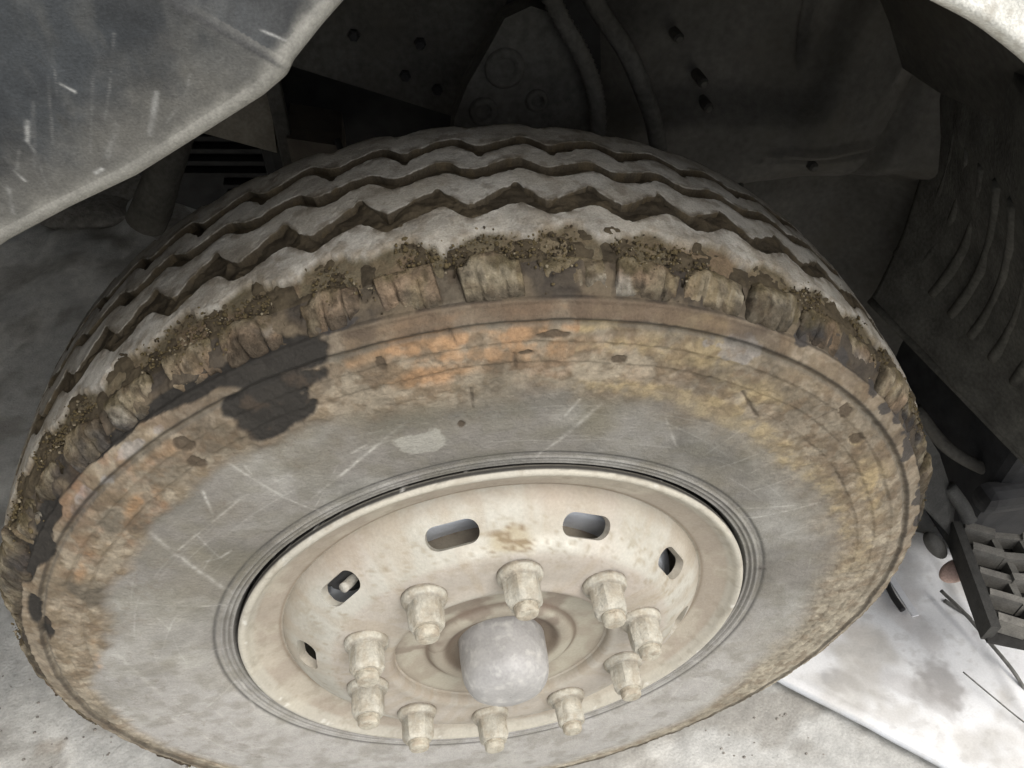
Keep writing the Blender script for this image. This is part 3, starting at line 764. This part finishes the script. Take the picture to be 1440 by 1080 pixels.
for k in range(10):
    A = R(NUT0 + 36 * k)
    loc = Vector((.1675 * math.sin(A), -.1535 + random.uniform(-.0015, .001), .1675 * math.cos(A)))
    n_ = bm_obj('lug_nut', nut_mesh(k * 3 + 1), M_NUT, disc, auto=34)
    nv_ = verts_of(n_.data); g1 = fbm(nv_ + k * .7, .012, 601, 3); g2 = fbm(nv_ + k * .7, .004, 602, 3); yy_ = nv_[:, 1]
    nc = np.tile(srgb(184, 180, 167), (len(nv_), 1)); nc = mix(nc, srgb(166, 158, 142), ss(.45, .65, g1) * .8)
    nc = mix(nc, srgb(150, 140, 122), ss(.56, .68, g2) * .4)
    nc = mix(nc, srgb(92, 82, 70), np.exp(-((yy_ + .0078) / .0012) ** 2) * .4 + ss(-.0005, .0015, yy_) * .8)
    set_col(n_.data, nc)
    n_.location = loc; n_.rotation_euler = (R(random.uniform(-2, 2)), 0, R(random.uniform(-2, 2)))
    s_ = bm_obj('stud', stud_mesh(k), M_NUT, disc, auto=34); s_.location = loc
    nv_ = verts_of(s_.data); g1 = fbm(nv_ + k * .9, .006, 611, 3); nc = mix(np.tile(srgb(182, 176, 160), (len(nv_), 1)), srgb(146, 130, 110), ss(.48, .62, g1) * .5)
    set_col(s_.data, mix(nc, srgb(96, 84, 70), ss(-.0375, -.036, nv_[:, 1]) * .8))

# valve stem behind the left hand hole
bm = bmesh.new()
tube(bm, catmull([(-.135, -.085, .138), (-.146, -.105, .146), (-.158, -.124, .150), (-.165, -.135, .156)], 5), .0055, 12)
vs_ = part(bm_obj('valve_stem', bm, M_NUT, smooth=True)); set_col(vs_.data, srgb(176, 172, 162))
bm = bmesh.new(); tube(bm, catmull([(-.118, -.090, .150), (-.140, -.108, .162), (-.168, -.112, .163), (-.176, -.113, .140), (-.160, -.112, .128), (-.150, -.100, .118)], 6), .0085, 12); tube(bm, catmull([(-.135, -.100, .175), (-.150, -.110, .172), (-.170, -.110, .150), (-.185, -.108, .140)], 5), .011, 12)
part(bm_obj('hole_dark_loops', bm, M_BLACK, smooth=True))  # added dark loops that blacken the hand hole around the stem

# ---------------- bumper corner: grey scuffed plastic on the left of the arch
def arch_point(s_tab, s):
    t = np.array(s_tab, float)
    dd = np.r_[0, np.cumsum(np.hypot(*(t[1:] - t[:-1]).T))]
    return np.stack([np.interp(s * dd[-1], dd, t[:, 0]), np.interp(s * dd[-1], dd, t[:, 1])], -1)
left_edge = [(-.060, .768), (-.073, .758), (-.092, .7445), (-.1085, .7315), (-.1125, .7255), (-.125, .7165), (-.160, .6975), (-.200, .676), (-.240, .6595), (-.280, .641), (-.34, .606), (-.42, .55), (-.50, .47), (-.58, .34), (-.64, .18), (-.68, .0), (-.70, -.2)]
s_par = np.r_[np.linspace(0, .22, 400), np.linspace(.225, 1, 120)]; ns = len(s_par)
E_ = arch_point(left_edge, s_par)
E_[:, :] = smooth_path(E_, 3)
tg = np.gradient(E_, axis=0); tg /= np.hypot(*tg.T)[:, None]
dirn = np.stack([-1 * np.ones(ns) * .8, np.ones(ns) * .9], 1); dirn /= np.hypot(*dirn.T)[:, None]   # away from the opening
tt_ = np.r_[np.linspace(0, .24, 260), np.linspace(.25, .9, 14)]; nt_ = len(tt_)
XX = E_[:, 0][:, None] + dirn[:, 0][:, None] * tt_; ZZ = E_[:, 1][:, None] + dirn[:, 1][:, None] * tt_
XX = np.maximum(XX, -1.25); 
# crease that runs up and left from the kink of the edge
cxn, czn = -.111, .7305
cd = np.array([-.035, .026]); cd /= np.hypot(*cd); cn = np.array([-cd[1], cd[0]]) * -1      # points up-right
sd_ = (XX - cxn) * cn[0] + (ZZ - czn) * cn[1]
edge_d = tt_[None, :] * np.abs(tg[:, 0] * dirn[:, 1] - tg[:, 1] * dirn[:, 0])[:, None]
Ymid = -.2 + .55 * np.maximum(sd_, 0) - .05 * np.minimum(0, sd_)
PP = np.stack([XX, Ymid, ZZ], -1).reshape(-1, 3)
m1 = fbm(PP, .05, 301, 4); m2 = fbm(PP, .012, 302, 4)
ed = edge_d.ravel()
lip = .0036
yoff = (m1 - .5) * .0045 * ss(0, .03, ed) - .0007 * ss(lip * 1.5, lip * .8, ed) 
yoff += .006 * (1 - ss(0, .0022, ed)) ** 2
PP[:, 1] += yoff
XX_, ZZ_ = PP[:, 0], PP[:, 2]
def segd(a, b):
    a = np.array(a); v = np.array(b) - a; q = np.stack([XX_, ZZ_], -1) - a
    t = np.clip((q @ v) / (v @ v), 0, 1); return np.hypot(*(q - t[:, None] * v).T)
c = np.tile(srgb(47, 49, 51), (len(PP), 1))
c = mix(c, srgb(66, 69, 71), ss(.42, .62, m1) * .8)
c = mix(c, srgb(86, 86, 83), ss(.5, .72, fbm(PP * [1, 1, .35], .012, 309, 4)) * .45)
c = mix(c, srgb(38, 39, 40), ss(.5, .64, fbm(PP, .03, 303, 4)) * .75)
dust = ss(.055, .006, ed + (m2 - .5) * .035 + (m1 - .5) * .03) * (sd_.ravel() < .002)
c = mix(c, srgb(108, 106, 100), dust * .75)
c = mix(c, srgb(84, 85, 84), ss(-.03, 0, sd_.ravel()) * .35 * ss(.3, .6, m1))
c = mix(c, srgb(140, 138, 130), ss(lip * 3.2, lip * .6, ed + (m2 - .5) * .010) * .75)
c = mix(c, srgb(70, 70, 70), np.exp(-((sd_.ravel() + .0006) / .0009) ** 2) * .8 * ss(0, .005, ed))
BL = []
for row in ((-0.183, 0.75, -0.191, 0.732, 0.5, 0.7, 165), (-0.192, 0.729, -0.202, 0.708, 0.5, 0.55, 160), (-0.216, 0.734, -0.22, 0.721, 0.42, 0.6, 160), (-0.22, 0.731, -0.232, 0.696, 0.55, 0.5, 160), (-0.2, 0.73, -0.215, 0.691, 0.59, 0.35, 160), (-0.173, 0.721, -0.183, 0.699, 1.34, 0.8, 178), (-0.239, 0.709, -0.243, 0.699, 1.09, 0.9, 200), (-0.243, 0.699, -0.242, 0.692, 0.67, 0.7, 185),
            (-0.216, 0.727, -0.211, 0.723, 0.76, 0.95, 215), (-0.256, 0.683, -0.253, 0.677, 0.84, 0.9, 205), (-0.249, 0.694, -0.254, 0.684, 0.67, 0.6, 170), (-0.242, 0.726, -0.242, 0.714, 0.34, 0.3, 150), (-0.217, 0.716, -0.222, 0.705, 1.05, 0.6, 70), (-0.219, 0.703, -0.224, 0.711, 2.1, 0.55, 72), (-0.232, 0.694, -0.238, 0.693, 2.1, 0.55, 70), (-0.228, 0.757, -0.221, 0.738, 0.42, 0.6, 60),
            (-0.221, 0.738, -0.217, 0.733, 0.59, 0.5, 60), (-0.226, 0.746, -0.218, 0.735, 0.34, 0.3, 65), (-0.197, 0.705, -0.208, 0.688, 2.1, 0.35, 165), (-0.201, 0.741, -0.185, 0.741, 0.42, 0.3, 90), (-0.155, 0.729, -0.16, 0.719, 0.84, 0.4, 165), (-0.119, 0.745, -0.108, 0.739, 0.59, 0.8, 205), (-0.232, 0.719, -0.245, 0.685, 1.05, 0.3, 150),
            (-0.143, 0.732, -0.136, 0.737, 0.5, 0.3, 150), (-0.217, 0.679, -0.213, 0.681, 1.05, 0.9, 215), (-0.173, 0.705, -0.166, 0.712, 0.63, 0.5, 190), (-0.242, 0.691, -0.244, 0.671, 0.63, 0.5, 170), (-0.263, 0.673, -0.267, 0.658, 1.26, 0.4, 190)):
    BL.append(row)
for (x0, z0, x1, z1, wd, k, lum) in BL:
    q = segd((x0, z0), (x1, z1)) + np.abs(m2 - .5) * .0022
    c = mix(c, srgb(lum * .85, lum * .85, lum * .83), .8 * k * np.exp(-(q / (wd * .001)) ** 2) * (.4 + .6 * ss(.35, .6, fbm(PP, .006, 305, 2))))
corner = part(mesh_np('bumper_corner', PP, grid_faces(ns, nt_), M_BUMP, col=c, label='grey scuffed plastic bumper corner with a dusty rolled edge'))
so_ = corner.modifiers.new('s', 'SOLIDIFY'); so_.thickness = .0035; so_.offset = 1

# ---------------- body panel: dusty white arch on the right, and the cab side above
right_edge = [(-.058, .770), (-.03, .778), (.02, .785), (.08, .786), (.15, .771), (.185, .7585), (.223, .743), (.262, .7265), (.298, .706), (.34, .678), (.42, .60), (.50, .50), (.57, .38), (.63, .24), (.72, .12), (.85, .06), (1.3, .04)]
ns2 = 260
E2 = smooth_path(arch_point(right_edge, np.linspace(0, 1, ns2)), 3)
ztop = 2.3
tv = np.r_[0, .002, .005, .009, .014, .02, .03, .045, .07, .1, .15, .22, .3, .45, .6, .8, 1.0]
XX = np.repeat(E2[:, 0][:, None], len(tv), 1) + np.linspace(0, .0, ns2)[:, None]
ZZ = E2[:, 1][:, None] + (np.minimum(tv, .1)[None, :] + (ztop - .1 - E2[:, 1][:, None]) * np.clip((tv - .1) / .9, 0, 1)[None, :])
YY = -.2 + .012 * (1 - ss(0, .005, tv))[None, :] ** 2 - .003 * ss(.016, .008, tv)[None, :] + 0 * XX
PP = np.stack([XX, YY, ZZ], -1).reshape(-1, 3)
bp_ = part(mesh_np('body_panel', PP, grid_faces(ns2, len(tv)), M_WHITE))
s2 = bp_.modifiers.new('s', 'SOLIDIFY'); s2.thickness = .010; s2.offset = 1
# cab front half beyond the camera's view, so that arch and ground are shaded; far wall and bumper lowered for this
bm = bmesh.new()
bx(bm, (1.25, .06, 1.0), (-.69, .02, 1.85)); bx(bm, (.10, 2.2, 2.2), (-1.30, .95, 1.25)); bx(bm, (2.7, .05, 2.65), (0, 2.12, .95)); bx(bm, (2.7, 2.2, .06), (0, .95, 2.38))
part(bm_obj('cab_shell', bm, M_WHITE, bevel=.01))
bm = bmesh.new()
bx(bm, (2.65, 1.5, .05), (0, 1.33, .66)); bx(bm, (2.4, 1.0, .35), (.2, 1.6, .45))
part(bm_obj('cab_floor', bm, M_FRAME, bevel=.01))
bm = bmesh.new()
bx(bm, (.45, 2.3, .78), (-1.62, .95, -.02)); part(bm_obj('front_bumper', bm, M_BUMP, bevel=.03)); set_col(bpy.data.objects['front_bumper'].data, srgb(112, 117, 120))

# ---------------- wheel-well roof: curved liner over the wheel, from the outer skin inwards
bm = bmesh.new()
arc = [(.80 * math.sin(R(q)) + .02, .80 * math.cos(R(q))) for q in range(-84, 62, 6)]
rows = []
for x, z in arc: rows.append([bm.verts.new((x, y, z + .02 * math.sin(y * 9))) for y in (-.185, -.05, .1, .25, .4, .56)])
for a_, b_ in zip(rows, rows[1:]):
    for j in range(5): bm.faces.new((a_[j], a_[j + 1], b_[j + 1], b_[j]))
bmesh.ops.solidify(bm, geom=bm.faces[:], thickness=.006)
part(bm_obj('wheel_arch_liner', bm, M_LINER, smooth=True))
# ---------------- dark things inside the wheel well
bm = bmesh.new()   # slanting chassis bracket plate
prism(bm, [(-.55, .45, .62), (-.192, .45, .468), (.023, .45, .380), (.060, .45, .440), (.125, .45, .60), (.14, .45, .80), (-.55, .45, .80)], (0, .05, 0))
cb = part(bm_obj('chassis_plate', bm, M_FRAME, bevel=.006))
for x, z in ((-.017, .485), (-.04, .444), (.001, .422), (-.10, .50)):
    bm = bmesh.new(); tube(bm, [(x, .452, z), (x, .443, z), (x, .440, z)], [.0075, .0075, .005], 6)
    bm_obj('bolt', bm, M_DARK, cb)
bm = bmesh.new()   # pale flat under-slab beam on the left
prism(bm, [(-.62, .60, .40), (-.368, .60, .316), (-.250, .60, .268), (-.241, .60, .385), (-.30, .60, .420), (-.62, .60, .56)], (0, .10, 0))
part(bm_obj('cross_beam', bm, mat('grey_beam_paint', base=tuple(srgb(150, 143, 130)), noise=((30, .2), (200, .15)), bump=((100, .001),), rough=.85), bevel=.004))
bm = bmesh.new(); bx(bm, (.022, .022, .40), (-.2305, .58, .40)); part(bm_obj('stay_bar', bm, M_FRAME, bevel=.003))
bm = bmesh.new(); prism(bm, [(-.225, .56, .245), (-.145, .56, .245), (-.145, .56, .292), (-.225, .56, .312)], (0, .12, 0))
part(bm_obj('junction_box', bm, mat('grey_box_paint', base=tuple(srgb(112, 104, 94)), noise=((30, .2),), rough=.8), bevel=.004))
bm = bmesh.new(); tube(bm, catmull([(-.150, .55, .31), (-.146, .54, .29), (-.152, .535, .268), (-.160, .53, .25)], 5), .005, 8); part(bm_obj('small_hose', bm, M_DARK, smooth=True))
bm = bmesh.new()   # ribbed sump in the dark behind
prism(bm, [(-.62, 1.04, .02), (-.47, 1.04, .32), (.42, 1.04, .32), (.42, 1.04, -.20), (-.147, 1.04, -.175), (-.40, 1.04, -.15), (-.563, 1.04, -.06)], (0, .5, 0))
sump = part(bm_obj('engine_sump', bm, M_DARK, bevel=.01))
for k in range(12):
    bm = bmesh.new(); z = .19 - k * .028; bx(bm, (.62 if k < 8 else .45, .03, .011), (-.22 + .0 * k, 1.025, z), Matrix.Rotation(R(5), 3, 'Y')); bm_obj('cooling_fin', bm, M_DARK, sump, bevel=.002)
bm = bmesh.new(); tube(bm, [(-.40, .72, .33), (-.418, .70, .261), (-.46, .70, .195), (-.497, .70, .133), (-.52, .70, .10)], [.024, .026, .030, .034, .034], 18); part(bm_obj('shock_absorber', bm, M_FRAME, smooth=True))
bm = bmesh.new()   # spring hanger bracket
hang = [(.0, .32, .36), (.013, .32, .443), (.030, .32, .482), (.060, .32, .530), (.075, .32, .556), (.105, .32, .568), (.138, .32, .556), (.165, .32, .522), (.180, .32, .480), (.186, .32, .42), (.18, .32, .30)]
prism(bm, hang, (0, .035, 0)); hb = part(bm_obj('spring_hanger', bm, M_FRAME, bevel=.005))
for x, z, r in ((.075, .500, .019), (.048, .449, .014), (.114, .458, .011)):
    V, F = lathe([(.322, r * 1.25), (.316, r * 1.25), (.313, r * 1.05), (.3135, r * .7), (.325, r * .6), (.325, .0004)], 28)
    V[:, 0] += x; V[:, 2] += z; mesh_np('bushing', V, F, M_FRAME, hb)
bm = bmesh.new(); tube(bm, [(a, .30, b) for a, b in [(v.x, v.z) for v in catmull([(.115, 0, .60), (.136, 0, .56), (.157, 0, .527), (.174, 0, .492), (.185, 0, .455), (.189, 0, .416), (.188, 0, .35)], 12)]], .009, 12, ridged=.0022)
part(bm_obj('corrugated_hose', bm, M_FRAME, smooth=True))
bm = bmesh.new(); tube(bm, catmull([(.16, .35, .62), (.185, .35, .56), (.229, .35, .500), (.259, .35, .444), (.285, .36, .385), (.31, .38, .30)], 8), .012, 12); part(bm_obj('brake_hose', bm, M_FRAME, smooth=True))
bm = bmesh.new()   # engine block that closes the view behind
for sx in ((.55, .5, 1.0, (-.02, .95, .65)), (.62, .4, .6, (.12, .92, .10)), (.25, .3, .5, (.2, .75, .35))): bx(bm, sx[:3], sx[3])
part(bm_obj('engine_block', bm, M_DARK, bevel=.02))

# inner wall of the wheel well: one moulded sheet with folds, a ridge and studs
xs = np.linspace(.20, 1.7, 190); zs = np.linspace(-.45, .85, 170)
X, Z = np.meshgrid(xs, zs, indexing='ij'); x, z = X.ravel(), Z.ravel()
P = np.stack([x, 0 * x, z], -1)
y = .50 + .10 * ss(.32, .20, x) + (fbm(P, .25, 401, 3) - .5) * .05
y = y + .05 * ss(.60, .56, x + (z - .3) * -.25) * ss(.30, .36, z)                   # upper left panel set back
y = y - .035 * np.exp(-((x - .60) / .07) ** 2) * ss(.20, .27, z + (x - .6) * .3) * ss(.47, .30, z)
y = y - .014 * np.exp(-((z - (.262 + .02 * ss(.56, .50, x) * -1)) / .006) ** 2) * ss(.50, .53, x) * ss(.72, .68, x)
y = y + .012 * np.exp(-((z - .250) / .004) ** 2) * ss(.50, .53, x) * ss(.72, .68, x)
y = y + .03 * np.exp(-((x - .565) / .006) ** 2) * ss(.36, .42, z)
y = y + .04 * np.exp(-((x - (.74 + (z - .3) * .30)) / .014) ** 2) * ss(.12, .2, z)
y = y + .16 * ss(.22, .10, z) * ss(.42, .55, x)
y = y - .12 * ss(.78, .95, x)
lin = part(mesh_np('inner_wheel_well', np.stack([x, y, z], -1), grid_faces(len(xs), len(zs)), M_LINER))
for px_, pz_, py_ in ((.405, .375, .49), (.42, .335, .49), (.60, .24, .45), (.36, .44, .50), (.50, .19, .49)):
    bm = bmesh.new(); tube(bm, [(px_, py_ + .06, pz_), (px_, py_ + .022, pz_), (px_, py_ + .018, pz_)], [.008, .008, .005], 8); bm_obj('bolt', bm, M_FRAME, lin, smooth=False)

# ribbed mud guard behind the wheel
A_, B_, D_, E3 = map(np.array, ((.84, .50, -.096), (.953, .15, -.161), (.800, .50, .330), (.704, .15, .360)))
nu, nv = 60, 40
U, Vv = np.meshgrid(np.linspace(-.05, 1.35, nu), np.linspace(0, 1.3, nv), indexing='ij')
def guard_pt(u, v): 
    u = np.asarray(u)[..., None]; v = np.asarray(v)[..., None]
    p = (1 - u) * (1 - v) * A_ + u * (1 - v) * B_ + (1 - u) * v * D_ + u * v * E3
    p = p + np.concatenate([.03 * np.sin(np.pi * np.clip(v, 0, 1)), 0 * v, 0 * v], -1)
    return p
PG = guard_pt(U, Vv).reshape(-1, 3); PG[:, 0] += (fbm(PG, .12, 411, 3) - .5) * .02
guard = part(mesh_np('mud_guard', PG, grid_faces(nu, nv), M_GUARD))
sg = guard.modifiers.new('s', 'SOLIDIFY'); sg.thickness = .012; sg.offset = 0
bm = bmesh.new(); tube(bm, [guard_pt(u, 0.0) for u in np.linspace(-.05, 1.35, 16)], .011, 12); bm_obj('guard_lip', bm, M_GUARD, guard, smooth=True)
for k in range(9):
    u = .10 + k * .15
    bm = bmesh.new(); tube(bm, [guard_pt(u - .25 + .42 * v, v) + np.array([.0035, .000, 0]) for v in np.linspace(.25, .95, 12)], .012, 10); bm_obj('rib', bm, M_GUARD, guard, smooth=True)

# box under the cab behind the guard
bm = bmesh.new(); bx(bm, (1.1, 1.2, .56), (1.51, .76, -.21)); bx(bm, (1.16, .05, .05), (1.50, .15, -.28))
part(bm_obj('battery_box', bm, M_BLACK, bevel=.02))
bm = bmesh.new(); tube(bm, catmull([(.84, .30, -.18), (.90, .24, -.24), (1.0, .20, -.285), (1.12, .18, -.31), (1.3, .17, -.32)], 6), .012, 10); part(bm_obj('air_pipe', bm, M_FRAME, smooth=True))

# ---------------- foot step with a honeycomb tread
Z0 = -.22
bm = bmesh.new()
ax = np.array([.806, .072]); dx = np.array([.9250, -.3798]); dy = np.array([-.245, -.9695])   # local axes in plan
def sp(u, v): q = ax + dx * u + dy * v; return (q[0], q[1])
def wall(bm, u0, v0, u1, v1, w, z0, z1):
    a = Vector((*sp(u0, v0), 0)); b = Vector((*sp(u1, v1), 0)); t = (b - a).normalized(); n = Vector((-t.y, t.x, 0)) * w / 2
    pts = [a - n, b - n, b + n, a + n]; pts = [Vector((p.x, p.y, z0)) for p in pts]; prism(bm, pts, (0, 0, z1 - z0))
srng = random.Random(2)
wall(bm, .0, .0, .0, .195, .015, Z0 - .035, Z0 + .004)
step = part(bm_obj('foot_step', bm, M_STEP, bevel=.004, label='dusty honeycomb foot step'))
set_col(step.data, srgb(66, 65, 62))
for i in range(5):
    bm = bmesh.new(); v = .006 + i * .042
    n_ = 5
    for j in range(n_):
        u0, u1 = .010 + j * .045, .010 + (j + 1) * .045
        wall(bm, u0, v + (.006 if j % 2 else 0), u1, v + (0 if j % 2 else .006), srng.uniform(.011, .015), Z0 - .028, Z0 + srng.uniform(0, .008))
    o = bm_obj('tread_bar', bm, M_STEP, step, bevel=.0045); set_col(o.data, srgb(124, 121, 114))
    if i < 4:
        for j in range(n_):
            bm = bmesh.new(); u = .055 + j * .045 + (.012 if i % 2 else 0)
            wall(bm, u, v, u + .004, v + .042, .011, Z0 - .028, Z0 - srng.uniform(0, .006))
            o = bm_obj('cell_wall', bm, M_STEP, step, bevel=.003); set_col(o.data, srgb(106, 104, 98))
bm = bmesh.new(); prism(bm, [(*sp(.0, .0), Z0 - .036), (*sp(.24, .0), Z0 - .036), (*sp(.24, .20), Z0 - .036), (*sp(.0, .20), Z0 - .036)], (0, 0, .006))
o = bm_obj('step_tray', bm, M_STEP, step); set_col(o.data, srgb(48, 47, 45))
bm = bmesh.new()
prism(bm, [(.705, .13, -.03), (.760, .13, -.10), (.815, .10, -.205), (.800, .06, -.245), (.745, .09, -.19), (.690, .12, -.12)], (.0, .035, .0))
o = part(bm_obj('step_bracket', bm, M_STEP, bevel=.008)); set_col(o.data, srgb(74, 73, 70))
bm = bmesh.new(); tube(bm, catmull([(.79, .11, -.165), (.815, .085, -.195), (.825, .07, -.215)], 5), [.012] * 10 + [.014], 12)
o = part(bm_obj('step_pivot', bm, M_STEP, smooth=True)); set_col(o.data, srgb(84, 83, 80))
bm = bmesh.new(); bmesh.ops.create_uvsphere(bm, u_segments=24, v_segments=14, radius=1.0, matrix=Matrix.Translation((.765, .050, -.245)) @ Matrix.Rotation(R(50), 4, 'Y') @ Matrix.Diagonal((.036, .022, .014, 1)))
o = part(bm_obj('rubber_buffer', bm, M_STEP, smooth=True)); set_col(o.data, srgb(76, 75, 72))
bm = bmesh.new(); bmesh.ops.create_uvsphere(bm, u_segments=24, v_segments=14, radius=1.0, matrix=Matrix.Translation((.790, .012, -.270)) @ Matrix.Rotation(R(20), 4, 'Z') @ Matrix.Diagonal((.034, .018, .013, 1)))
o = part(bm_obj('marker_lamp', bm, M_STEP, smooth=True, label='dusty pinkish marker lamp')); set_col(o.data, srgb(186, 160, 148))

# ============================================================ THINGS ON THE GROUND
# sheet: a chalky white metal sheet, folded lip along its lower edge
nsx, nsy = 220, 130
c0, c1, c2_, c3 = map(np.array, ((.440, .035), (1.05, -.492), (1.25, -.10), (.905, .262)))
U, Vv = np.meshgrid(np.linspace(0, 1, nsx), np.linspace(0, 1, nsy), indexing='ij')
XY = ((1 - U) * (1 - Vv))[..., None] * c0 + (U * (1 - Vv))[..., None] * c1 + (U * Vv)[..., None] * c2_ + ((1 - U) * Vv)[..., None] * c3
x, yv_ = XY[..., 0].ravel(), XY[..., 1].ravel(); P = np.stack([x, yv_, 0 * x], -1)
uu, vv_ = U.ravel(), Vv.ravel()
z = -.500 + .004 * uu - .006 * vv_ + (fbm(P, .12, 501, 3) - .5) * .012 + .005 * np.exp(-(((x - .93) - (yv_ - .05) * .06) / .010) ** 2)
z -= .004 * ss(.010, .0, vv_) - .0015 * np.exp(-((vv_ - .035) / .012) ** 2)
sc1 = fbm(P, .05, 503, 4); sc2 = fbm(P, .016, 504, 3)
c = np.tile(srgb(230, 230, 229), (len(x), 1))
def gst(cx, cy, rx, ry, ang=0, k=1.0):
    ca, sa = math.cos(R(ang)), math.sin(R(ang)); dx_, dy_ = x - cx, yv_ - cy
    q = np.hypot((dx_ * ca + dy_ * sa) / rx, (-dx_ * sa + dy_ * ca) / ry) + (sc1 - .5) * 1.8 + (sc2 - .5) * 1.2
    return ss(1.4, .4, q) * k
stains = [(0.863, 0.168, 0.035, 0.035, 30, 0.6, (170, 168, 166)),(0.837, 0.106, 0.03, 0.03, 0, 0.4, (190, 186, 182)),(0.685, 0.052, 0.06, 0.03, -35, 0.45, (196, 188, 178)),(0.64, 0.015, 0.05, 0.02, -35, 0.4, (180, 176, 170)),(0.825, 0.016, 0.03, 0.05, 10, 0.45, (178, 172, 166)),(0.813, -0.081, 0.03, 0.055, 20, 0.75, (150, 146, 142)),(0.724, -0.067, 0.06, 0.02, -35, 0.45, (176, 172, 168)),(0.779, -0.115, 0.03, 0.04, 10, 0.55, (160, 156, 152)),(0.638, -0.047, 0.012, 0.028, 35, 0.75, (160, 158, 156)),(0.611, -0.052, 0.01, 0.022, 35, 0.7, (160, 158, 156)),(0.689, -0.094, 0.03, 0.01, -35, 0.5, (170, 168, 166)),(0.801, 0.08, 0.04, 0.04, 0, 0.35, (196, 190, 184)),(0.712, 0.019, 0.05, 0.04, 0, 0.35, (202, 194, 186))]
c = mix(c, srgb(196, 199, 201), ss(.016, .010, vv_))  # lip painted greyer, standing in for its shaded edge
for a_ in stains: c = mix(c, srgb(*a_[6]), gst(*a_[:6]))
c = mix(c, srgb(192, 188, 180), ss(.47, .64, fbm(P, .12, 507, 4)) * .65)
c = mix(c, srgb(176, 172, 164), ss(.6, .75, sc2) * .3)
sheet = mesh_np('metal_sheet', np.stack([x, yv_, z], -1), grid_faces(nsx, nsy), M_SHEET, col=c)
ms = sheet.modifiers.new('s', 'SOLIDIFY'); ms.thickness = .004; ms.offset = -1
sheet['label'] = 'chalky white metal sheet with grey smears lying on the ground by the tyre'; sheet['category'] = 'metal sheet'

def ground_tube(name, pts, r, m, label, cat, group=None):
    bm = bmesh.new(); tube(bm, catmull(pts, 8), r, 8)
    o = bm_obj(name, bm, m, smooth=True); o['label'] = label; o['category'] = cat
    if group: o['group'] = group
    return o
gz = GZ + .006
ground_tube('cable', [(.900, .075, gz + .008), (.925, .035, gz + .01), (.945, -.02, gz), (.958, -.075, gz), (.978, -.14, gz), (1.02, -.22, gz)], .0042, M_CABLE, 'thin grey cable running along the right side of the white sheet, the outer one', 'cable', 'cables on the ground')
ground_tube('cable', [(.890, .085, gz + .03), (.905, .03, gz + .035), (.918, -.03, gz + .034), (.934, -.085, gz + .026), (.955, -.14, gz), (.98, -.2, gz)], .0035, M_CABLE, 'dark thin cable lying across the edge of the white sheet, the inner one', 'cable', 'cables on the ground')
ground_tube('wire', [(.840, -.075, gz + .032), (.868, -.125, gz + .030), (.895, -.175, gz + .031), (.93, -.225, gz + .032)], .0014, M_CABLE, 'short straight wire on the lower right of the white sheet', 'wire')
ground_tube('rod', [(.800, .128, -.487), (.797, .093, -.486), (.800, .060, -.485)], .006, M_DARK, 'short dark rod on the white sheet close to the tyre', 'rod')
bm = bmesh.new(); bx(bm, (.014, .10, .004), (.815, .095, -.486), Matrix.Rotation(R(4), 3, 'Z'))
o = bm_obj('strip', bm, M_SHEET, bevel=.001); set_col(o.data, srgb(232, 232, 232)); o['label'] = 'narrow white strip beside the dark rod on the sheet'; o['category'] = 'strip'

rk = random.Random(9)
def rock(loc, size, m, seed, name='stone', label=None, group=None):
    bm = bmesh.new(); bmesh.ops.create_icosphere(bm, subdivisions=3, radius=1.0)
    V = np.array([v.co[:] for v in bm.verts]); n = fbm(V + seed * 3.1, .9, seed, 4); 
    for v, k in zip(bm.verts, n): v.co = Vector((v.co.x * size[0], v.co.y * size[1], v.co.z * size[2])) * (.6 + .8 * k)
    o = bm_obj(name, bm, m, auto=40); o.location = loc; o.rotation_euler = (0, 0, rk.uniform(0, 6))
    o['label'] = label; o['category'] = 'stone'; o['group'] = group or 'stones on the ground'; return o
for k, (x_, y_, s_, lb) in enumerate(((.935, .095, .010, 'small grey stone beside the cables where they leave the step'), (.962, .045, .007, 'tiny stone to the right of the outer cable'), (.915, .115, .008, 'small stone under the front end of the foot step'),
                                 (.985, -.02, .010, 'pale stone right of the cables near the photo edge'))):
    rock((x_, y_, GZ + s_ * .4), (s_, s_ * .8, s_ * .7), M_ROCK, k + 1, label=lb)
for k, (x_, y_, sx, lb) in enumerate(((-.93, 1.90, .13, 'dusty rubble lump under the truck nearest the ribbed sump'), (-1.05, 1.78, .10, 'dusty rubble lump under the truck just below the bumper edge'), (-.80, 1.68, .09, 'low dusty rubble lump under the truck next to the tyre'))):
    rock((x_, y_, GZ + .01), (sx * 1.6, sx, sx * .5), M_ROCK, k + 20, 'rubble_lump', lb, 'rubble lumps under the truck')
bm = bmesh.new()      # loose grit on the bright ground
VV, FF, b0 = [], [], 0
for k in range(700):
    x_ = rk.uniform(.35, 1.1) if k < 450 else rk.uniform(-.95, -.4); y_ = rk.uniform(-.35, .25)
    if .44 < x_ < 1.0 and y_ > -.26 + (x_ < .735) * (.735 - x_) * .84 - .0 and x_ < .93: continue
    s_ = rk.uniform(.0008, .0035); h = float(ground_h(np.array([x_]), np.array([y_]))[0])
    VV.append(iv * s_ * np.array([1, .8, .7]) + [x_, y_, h + s_ * .3]); FF.append(itf + b0); b0 += len(iv)
mesh_np('grit', np.vstack(VV), np.vstack(FF), M_ROCK, kind='stuff'); bm.free()
